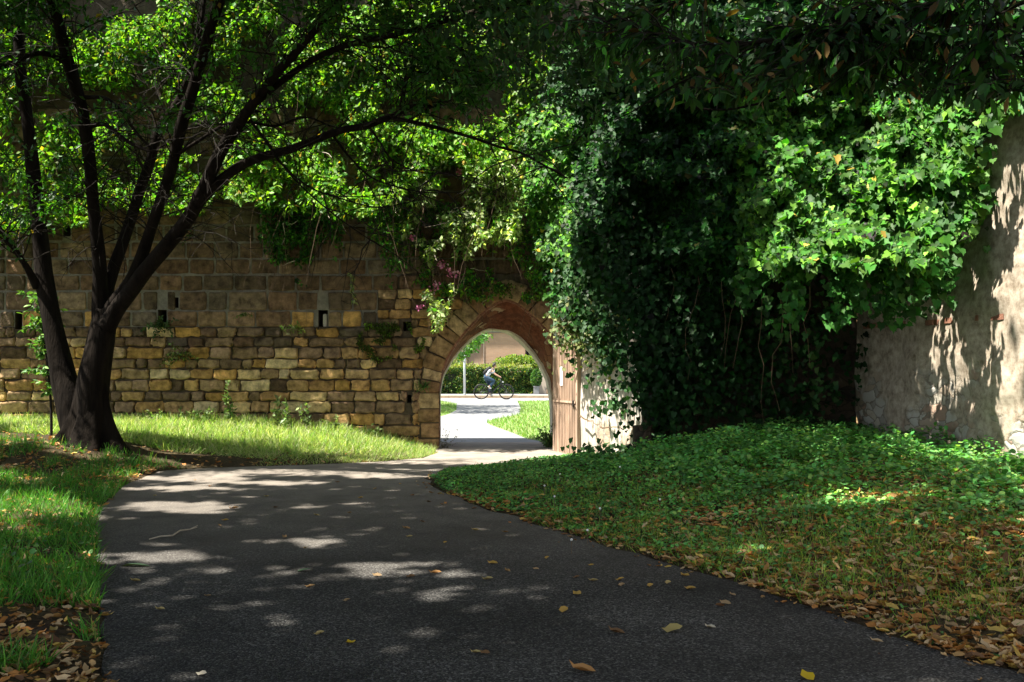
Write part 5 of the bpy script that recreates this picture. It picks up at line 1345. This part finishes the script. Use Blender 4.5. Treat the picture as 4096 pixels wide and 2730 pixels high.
# house
HY = 56.0
def hx(u): return (u-CX)/FP*HY
def hz(v_): return CH-(v_-HZ)/FP*HY
house = thing('brick_house', 'brown brick house with a closed tan shutter behind the hedge', 'house', (0, HY, 0))
def brick_wall_mat():
    m, nt, N, L = newmat('house_brick')
    pr = N('ShaderNodeBsdfPrincipled'); out = N('ShaderNodeOutputMaterial'); L(pr.outputs[0], out.inputs[0]); pr.inputs['Roughness'].default_value = .9
    tc = N('ShaderNodeTexCoord'); mp = N('ShaderNodeMapping'); mp.inputs['Rotation'].default_value = (PI/2, 0, 0); L(tc.outputs['Object'], mp.inputs[0])
    bt = N('ShaderNodeTexBrick'); L(mp.outputs[0], bt.inputs['Vector'])
    bt.inputs['Color1'].default_value = (.55, .36, .22, 1); bt.inputs['Color2'].default_value = (.49, .31, .185, 1); bt.inputs['Mortar'].default_value = (.42, .32, .23, 1)
    bt.inputs['Scale'].default_value = 1; bt.inputs['Brick Width'].default_value = .26; bt.inputs['Row Height'].default_value = .075; bt.inputs['Mortar Size'].default_value = .008
    nz = N('ShaderNodeTexNoise'); nz.inputs['Scale'].default_value = 1.5; L(tc.outputs['Object'], nz.inputs['Vector'])
    mr = N('ShaderNodeMapRange'); mr.inputs[3].default_value = .8; mr.inputs[4].default_value = 1.2; L(nz.outputs[0], mr.inputs[0])
    ml = N('ShaderNodeMix'); ml.data_type = 'RGBA'; ml.blend_type = 'MULTIPLY'; ml.inputs[0].default_value = 1; L(bt.outputs[0], ml.inputs[6]); L(mr.outputs[0], ml.inputs[7]); L(ml.outputs[2], pr.inputs['Base Color'])
    return m
M['house_brick'] = brick_wall_mat()
wx0, wx1, wz0, wz1 = hx(1866), hx(1934), hz(1461), hz(1365)
dx0, dx1, dz1 = hx(2101), hx(2134), hz(1398)
b_ = MB()
HT = 6.2; HL, HR = -9.0, 4.5
bands = [(HL, wx0-.25, 0, HT), (wx0-.25, wx1+.03, 0, wz0-.18), (wx0-.25, wx1+.03, wz1+.12, HT), (wx1+.03, dx0, 0, HT), (dx0, dx1, dz1, HT), (dx1, HR, 0, HT)]
for a, b, c, d in bands: b_.add([(a, HY, c), (b, HY, c), (b, HY, d), (a, HY, d)], [(0, 1, 2, 3)])
b_.add([(HL, HY, 0), (HL, HY+8, 0), (HL, HY+8, HT), (HL, HY, HT)], [(0, 3, 2, 1)]); b_.add([(HR, HY, 0), (HR, HY+8, 0), (HR, HY+8, HT), (HR, HY, HT)], [(0, 1, 2, 3)])
b_.add([(HL, HY+8, 0), (HR, HY+8, 0), (HR, HY+8, HT), (HL, HY+8, HT)], [(0, 3, 2, 1)])
b_.build('wall', M['house_brick'], house)
win = thing('tmp', 'x', 'x'); bpy.data.objects.remove(win)
b_ = MB()
b_.box(wx0-.25, wx0, HY-.02, HY+.22, wz0-.18, wz1+.12); b_.box(wx1, wx1+.03, HY-.03, HY+.22, wz0-.18, wz1+.12)
b_.box(wx0, wx1, HY-.02, HY+.22, wz1, wz1+.12)
win = b_.build('window', M['render'], house)
b_ = MB()
k_ = int((wz1-wz0)/.05)
for i in range(k_):
    z0 = wz0+(wz1-wz0)*i/k_; z1 = wz0+(wz1-wz0)*(i+1)/k_
    b_.box(wx0, wx1, HY+.1+.006*(i % 2 == 5), HY+.13, z0+.003, z1-.001, .004)
b_.build('shutter', M['shutter'], win)
b_ = MB(); b_.box(wx0-.3, wx1+.08, HY-.1, HY+.22, wz0-.24, wz0-.005, .01); b_.build('sill', M['concrete'], win)
b_ = MB(); b_.box(dx0, dx0+.07, HY-.01, HY+.15, 0, dz1); b_.box(dx1-.07, dx1, HY-.01, HY+.15, 0, dz1); b_.box(dx0+.07, dx1-.07, HY-.01, HY+.15, dz1-.07, dz1)
dr = b_.build('door', M['iron'], house)
b_ = MB(); b_.box(dx0+.07, dx1-.07, HY+.06, HY+.08, 0, dz1-.07); b_.build('pane', M['glass'], dr)
b_ = MB(); b_.box(HL-.1, HR+.1, HY-.08, HY-.003, hz(1331), hz(1331)+.3, .01); b_.build('string_course', M['concrete'], house)
b_ = MB(); b_.add([(HL-.4, HY-.5, HT), (HR+.4, HY-.5, HT), (HR+.4, HY+8.5, HT), (HL-.4, HY+8.5, HT), (HL+3, HY+4, HT+2), (HR-3, HY+4, HT+2)], [(0, 1, 5, 4), (1, 2, 5), (2, 3, 4, 5), (3, 0, 4), (0, 3, 2, 1)])
b_.build('roof', M['tile'], house)
# street tree whose low branch shows in the arch
st = thing('tree', 'leafy tree beyond the arch whose low green branch hangs above the lamp post', 'tree', (-6.4, 35, 0))
b_ = MB(); b_.tube([(-6.4, 35, -.05), (-6.4, 35, .4), (-6.35, 35, 2), (-6.2, 35, 3.5), (-6, 35, 5.5), (-5.8, 35, 7)], [.3, .2, .17, .14, .09, .04], 10, True, .1)
for q in [(-2.6, 38.2, 3.2), (-4, 33, 5.6), (-8.5, 36, 5.8), (-6.5, 32, 5.5), (-4.6, 37, 6.5)]:
    a = Vector((-6.2, 35, 3.2)); q = Vector(q); b_.tube([a, a.lerp(q, .35)+Vector((0, 0, .5)), a.lerp(q, .7)+Vector((0, 0, .35)), q], [.1, .07, .05, .02], 7)
b_.build('trunk', M['bark'], st, smooth=True)
L_ = Leaves()
p = cloud(9000, [(-9.5, -3.2), (32, 39), (3.8, 7.4)], .45, 45)
pu, pv = proj(p); p = p[(pu < 1840) | (pv < 1320)]
n = len(p); L_.add(T_DIAMOND, p, rnd(n), np.array([0, 0, 1.])+rnd(n, .5), rng.uniform(.14, .24, n), tints(n, (.06, .14, .03)), 1.3)
n = 620; t = rng.random(n)
a_ = 1838+(1942-1838)*t+rng.normal(0, 12, n); b2_ = 1428-(1428-1340)*t**.9+rng.normal(0, 10, n); yy = 38+rng.normal(0, .5, n)
p = np.stack([(a_-CX)/FP*yy, yy, CH-(b2_-HZ)/FP*yy], 1)
L_.add(T_OVAL, p, rnd(n, .6)+np.array([.3, 0, -.5]), np.array([-.3, -.4, .7])+rnd(n, .5), rng.uniform(.09, .17, n), tints(n, (.07, .18, .035), .3, [((.16, .26, .06), .2)]), 1.2)
L_.build('crown', M['leaf'], st)

# ------------------------------------------------------------------ bicycle
BX, BY = (1925-CX)/FP*45.2, 45.2
def B(x, y, z_): return Vector((BX+x, BY+y, z_+.012))
bike = thing('bicycle', 'black city bicycle ridden along the road beyond the arch', 'bicycle', (BX+.57, BY, .01))
def torus(mb, c, R, r, n=40, k=8):
    vs, fs = [], []
    for i in range(n):
        a = 2*PI*i/n
        for j in range(k):
            t = 2*PI*j/k; rr = R+math.cos(t)*r
            vs.append(c+Vector((math.cos(a)*rr, math.sin(t)*r, math.sin(a)*rr)))
    for i in range(n):
        for j in range(k):
            fs.append((i*k+j, ((i+1) % n)*k+j, ((i+1) % n)*k+(j+1) % k, i*k+(j+1) % k))
    mb.add(vs, fs)
def wheel(c):
    ty = MB(); torus(ty, c, .333, .021); w = ty.build('wheel', M['black'], bike, smooth=True)
    ri = MB(); torus(ri, c, .305, .009); ri.build('rim', M['frame'], w, smooth=True)
    sp = MB()
    for i in range(24):
        a = 2*PI*i/24; s_ = .028 if i % 2 else -.028
        sp.tube([c+Vector((math.cos(a+.5)*.02, s_, math.sin(a+.5)*.02)), c+Vector((math.cos(a)*.3, 0, math.sin(a)*.3))], .0012, 4)
    sp.build('spokes', M['steel'], w)
    hb_ = MB(); hb_.tube([c+Vector((0, -.06, 0)), c+Vector((0, .06, 0))], .022, 10); hb_.build('hub', M['steel'], w)
RW, FW = B(0, 0, .354), B(1.14, 0, .354)
wheel(RW); wheel(FW)
BB, ST, HT0, HT1 = B(.45, 0, .31), B(.27, 0, .80), B(.92, 0, .72), B(.87, 0, .90)
b_ = MB()
b_.tube([BB, ST], [.018, .016], 8); b_.tube([BB, HT0+Vector((0, 0, .02))], [.024, .026], 8); b_.tube([HT0, HT1], .021, 8)
b_.tube([B(.33, 0, .62), B(.55, 0, .68), HT1-Vector((0, 0, .04))], [.015, .016, .018], 8)
for s_ in (-.055, .055):
    b_.tube([BB+Vector((-.03, s_*.6, 0)), RW+Vector((0, s_, 0))], .010, 6); b_.tube([ST+Vector((.02, s_*.3, -.08)), RW+Vector((0, s_, 0))], .008, 6)
b_.tube([BB+Vector((0, -.04, 0)), BB+Vector((0, .04, 0))], .024, 8)
b_.build('frame', M['frame'], bike, smooth=True)
b_ = MB()
b_.tube([HT0, HT0+Vector((.03, 0, -.05))], .018, 8)
for s_ in (-.055, .055): b_.tube([HT0+Vector((.03, 0, -.05)), HT0+Vector((.05, s_, -.1)), FW+Vector((0, s_, 0))], [.016, .014, .011], 7)
b_.build('fork', M['frame'], bike, smooth=True)
b_ = MB(); b_.tube([ST, B(.235, 0, .93)], .013, 8); b_.build('seat_post', M['frame'], bike)
b_ = MB(); bm = bmesh.new(); bmesh.ops.create_uvsphere(bm, u_segments=14, v_segments=8, radius=1)
for v__ in bm.verts:
    x_, y_, z2 = v__.co; w_ = .03+.055*max(0, min(1, .5-x_*.7)); v__.co = B(.25+x_*.14, y_*w_*1.0, .955+z2*.025)
b_.bm(bm); b_.build('saddle', M['black'], bike, smooth=True)
b_ = MB()
b_.tube([HT1, B(.855, 0, .96), B(.91, 0, .985)], .015, 8); b_.tube([B(.86, -.31, .99), B(.91, -.2, 1.0), B(.92, 0, .985), B(.91, .2, 1.0), B(.86, .31, .99)], .012, 8)
hbar = b_.build('handlebar', M['frame'], bike, smooth=True)
for s_ in (-1, 1):
    g_ = MB(); g_.tube([B(.86, s_*.31, .99), B(.89, s_*.21, .995)], .017, 8); g_.build('grip', M['black'], hbar)
b_ = MB(); b_.box(BX+.95, BX+1.02, BY-.04, BY+.04, .77, .84, .012); b_.build('headlight', M['galv'], bike)
b_ = MB(); torus(b_, BB+Vector((0, -.05, 0)), .085, .006, 28, 6)
for i in range(5):
    a = 2*PI*i/5; b_.tube([BB+Vector((0, -.05, 0)), BB+Vector((math.cos(a)*.085, -.05, math.sin(a)*.085))], .005, 5)
PR, PL = B(.43, -.1, .475), B(.47, .1, .145)
b_.tube([BB+Vector((0, -.065, 0)), PR+Vector((0, .03, 0))], .009, 6); b_.tube([BB+Vector((0, .065, 0)), PL+Vector((0, -.03, 0))], .009, 6)
b_.build('crankset', M['frame'], bike)
for q in (PR, PL):
    b_ = MB(); b_.box(q.x-.05, q.x+.05, q.y-.045, q.y+.045, q.z-.012, q.z+.012, .004); b_.build('pedal', M['black'], bike)
b_ = MB()
b_.tube([BB+Vector((0, -.05, .085)), RW+Vector((0, -.05, .04))], .005, 5); b_.tube([BB+Vector((0, -.05, -.085)), RW+Vector((.03, -.05, -.07))], .005, 5); b_.tube([RW+Vector((0, -.05, -.03)), RW+Vector((.03, -.05, -.08))], .01, 5)
b_.build('chain', M['iron'], bike)

# ------------------------------------------------------------------ the rider
person = thing('person', 'cyclist in a pale shirt and blue jeans leaning over the handlebar', 'person', (BX+.2, BY, .95))
def skin_mesh(name, verts, edges, radii, mat, parent, root=0, sub=2):
    me = bpy.data.meshes.new(name); me.from_pydata([tuple(v) for v in verts], edges, [])
    o = bpy.data.objects.new(name, me); COL.objects.link(o)
    o.modifiers.new('Skin', 'SKIN'); sm = o.modifiers.new('Sub', 'SUBSURF'); sm.levels = sub; sm.render_levels = sub
    o.modifiers['Skin'].use_smooth_shade = True
    for i, r in enumerate(radii):
        r = r if hasattr(r, '__len__') else (r, r)
        me.skin_vertices[0].data[i].radius = r; me.skin_vertices[0].data[i].use_root = (i == root)
    dg = bpy.context.evaluated_depsgraph_get()
    m2 = bpy.data.meshes.new_from_object(o.evaluated_get(dg)); m2.name = name
    bpy.data.objects.remove(o); m2.materials.clear(); m2.materials.append(mat)
    o2 = bpy.data.objects.new(name, m2)
    return link(o2, parent)
V_, E_, R_ = [], [], []
def nv(p, r, prev=None):
    V_.append(p); R_.append(r)
    if prev is not None: E_.append((prev, len(V_)-1))
    return len(V_)-1
pel = nv(B(.2, 0, 1.04), (.13, .11)); ab = nv(B(.28, 0, 1.15), (.12, .1), pel); ch = nv(B(.42, 0, 1.29), (.14, .115), ab)
nk0 = nv(B(.52, 0, 1.385), (.065, .065), ch); nk1 = nv(B(.57, 0, 1.44), (.052, .052), nk0)
hd = nv(B(.605, 0, 1.51), (.075, .085), nk1); hd2 = nv(B(.625, 0, 1.58), (.075, .088), hd); hd3 = nv(B(.62, 0, 1.625), (.045, .055), hd2)
chin = nv(B(.67, 0, 1.475), (.032, .035), hd); nose = nv(B(.715, 0, 1.535), (.012, .012), hd)
for s_ in (-1, 1):
    nv(B(.60, s_*.085, 1.535), (.014, .02), hd)
    sh = nv(B(.5, s_*.16, 1.335), .058, ch); ua = nv(B(.57, s_*.21, 1.22), .044, sh); el = nv(B(.66, s_*.255, 1.13), .037, ua)
    fa = nv(B(.75, s_*.25, 1.085), .036, el); wr = nv(B(.83, s_*.245, 1.04), .025, fa); pm = nv(B(.865, s_*.245, 1.018), (.028, .022), wr)
    for j in range(4):
        off = (j-1.5)*.019; ln = [.026, .031, .029, .022][j]
        k1 = nv(B(.892, s_*(.245)+off, 1.016), .0085, pm); k2 = nv(B(.892+ln*.55, s_*.245+off, .996), .008, k1); nv(B(.88+ln*.3, s_*.245+off, .976), .007, k2)
    t1 = nv(B(.865, s_*.245-s_*.03, 1.004), .010, pm); nv(B(.885, s_*.245-s_*.036, .98), .008, t1)
    hip = nv(B(.2, s_*.09, 1.0), .095, pel)
    if s_ < 0:
        kn = nv(B(.6, s_*.11, .86), .055, hip); V_.append(B(.4, s_*.105, .93)); R_.append(.08); E_.remove((hip, kn)); E_.extend([(hip, len(V_)-1), (len(V_)-1, kn)])
        ca = nv(B(.49, s_*.105, .73), .055, kn); an = nv(B(.35, s_*.1, .575), .036, ca); he = nv(B(.33, s_*.1, .53), .035, an); to = nv(B(.44, s_*.1, .51), .028, he)
    else:
        th = nv(B(.28, s_*.1, .84), .08, hip); kn = nv(B(.42, s_*.11, .63), .055, th); ca = nv(B(.4, s_*.105, .46), .052, kn); an = nv(B(.385, s_*.1, .26), .036, ca); he = nv(B(.38, s_*.1, .21), .034, an); to = nv(B(.5, s_*.1, .19), .027, he)
skin_mesh('body', V_, E_, R_, M['skin'], person, 0, 1)
# clothing over the body
skin_mesh('shirt', [B(.22, 0, 1.07), B(.3, 0, 1.17), B(.42, 0, 1.29), B(.5, 0, 1.365), B(.5, -.16, 1.335), B(.555, -.2, 1.24), B(.59, -.22, 1.2), B(.5, .16, 1.335), B(.555, .2, 1.24), B(.59, .22, 1.2)],
          [(0, 1), (1, 2), (2, 3), (2, 4), (4, 5), (5, 6), (2, 7), (7, 8), (8, 9)], [(.16, .13), (.155, .125), (.165, .135), (.08, .08), .078, .066, .062, .078, .066, .062], M['shirt'], person, 2, 2)
skin_mesh('trousers', [B(.2, 0, 1.04), B(.2, -.09, 1.0), B(.4, -.105, .93), B(.605, -.11, .86), B(.49, -.105, .73), B(.385, -.1, .615), B(.2, .09, 1.0), B(.28, .1, .84), B(.42, .11, .63), B(.4, .105, .46), B(.387, .1, .3), B(.23, 0, 1.09)],
          [(0, 1), (1, 2), (2, 3), (3, 4), (4, 5), (0, 6), (6, 7), (7, 8), (8, 9), (9, 10), (0, 11)], [(.15, .125), .115, .098, .075, .07, .055, .115, .098, .075, .068, .055, (.145, .12)], M['jeans'], person, 0, 2)
for (h, t_, a_) in ((B(.315, -.1, .53), B(.47, -.1, .5), B(.35, -.1, .6)), (B(.365, .1, .2), B(.535, .1, .18), B(.385, .1, .285))):
    skin_mesh('shoe', [h, h.lerp(t_, .5), t_, a_], [(0, 1), (1, 2), (0, 3)], [(.045, .05), (.046, .042), (.036, .03), (.04, .04)], M['shoe'], person, 0, 2)
b_ = MB(); bm = bmesh.new(); bmesh.ops.create_icosphere(bm, subdivisions=3, radius=1)
for v__ in list(bm.verts):
    if v__.co.x > .45 and v__.co.z < .45: bm.verts.remove(v__)
for v__ in bm.verts:
    k_ = 1+.08*noise.noise(v__.co*4); v__.co = B(.6+v__.co.x*.108*k_, v__.co.y*.098*k_, 1.575+v__.co.z*.112*k_-(.04 if v__.co.x < -.3 else 0))
b_.bm(bm); b_.build('hair', M['hair'], person, smooth=True)
for s_ in (-1, 1):
    b_ = MB(); bm = bmesh.new(); bmesh.ops.create_uvsphere(bm, u_segments=8, v_segments=6, radius=.012)
    for v__ in bm.verts: v__.co += B(.688, s_*.035, 1.55)
    b_.bm(bm); b_.build('eye', M['frame'], person)
bp_ = thing('backpack', 'black backpack worn on the cyclist\'s back', 'backpack', B(.28, 0, 1.33))
b_ = MB(); bm = bmesh.new(); bmesh.ops.create_icosphere(bm, subdivisions=3, radius=1)
ax = (B(.5, 0, 1.4)-B(.2, 0, 1.12)).normalized(); up_ = Vector((-ax.z, 0, ax.x))
for v__ in bm.verts:
    c = v__.co.copy(); f3 = lambda t: math.copysign(abs(t)**.65, t)
    v__.co = B(.27, 0, 1.315)+ax*(f3(c.x)*.23)+Vector((0, f3(c.y)*.14, 0))+up_*(f3(c.z)*.095)
b_.bm(bm); b_.build('sack', M['bag'], bp_, smooth=True)
for s_ in (-1, 1):
    b_ = MB(); b_.tube([B(.42, s_*.1, 1.46), B(.53, s_*.12, 1.42), B(.56, s_*.15, 1.3), B(.46, s_*.18, 1.2), B(.33, s_*.17, 1.2)], .014, 6, sx=1.6); b_.build('strap', M['bag'], bp_)

# ------------------------------------------------------------------ light, sky, camera
world = bpy.data.worlds.new('World'); scene.world = world; world.use_nodes = True
nt = world.node_tree; nt.nodes.clear()
sky = nt.nodes.new('ShaderNodeTexSky'); sky.sky_type = 'NISHITA'; sky.sun_disc = False
sky.sun_elevation = SUN_E; sky.sun_rotation = math.atan2(S[0], S[1])
bg = nt.nodes.new('ShaderNodeBackground'); bg.inputs[1].default_value = .075
wo = nt.nodes.new('ShaderNodeOutputWorld'); hs = nt.nodes.new('ShaderNodeHueSaturation'); hs.inputs['Saturation'].default_value = .55; nt.links.new(sky.outputs[0], hs.inputs['Color']); nt.links.new(hs.outputs[0], bg.inputs[0]); nt.links.new(bg.outputs[0], wo.inputs[0])
sun = bpy.data.lights.new('sun', 'SUN'); sun.energy = 5; sun.angle = math.radians(.8); sun.color = (1, .94, .84)
so = bpy.data.objects.new('sun', sun); COL.objects.link(so)
so.rotation_euler = Vector(-S).to_track_quat('-Z', 'Y').to_euler()
so.location = (-10, 0, 15)
cam = bpy.data.cameras.new('camera'); co = bpy.data.objects.new('camera', cam); COL.objects.link(co)
cam.sensor_width = 36; cam.lens = 36*FP/4096; cam.shift_y = (HZ-1365)/4096
co.location = (0, 0, CH); co.rotation_euler = (PI/2, 0, 0)
cam.clip_start = .1; cam.clip_end = 2000
scene.camera = co
vs = scene.view_settings
vs.view_transform = 'Standard'; vs.look = 'None'; vs.gamma = 1; vs.exposure = 1.8; vs.use_curve_mapping = False
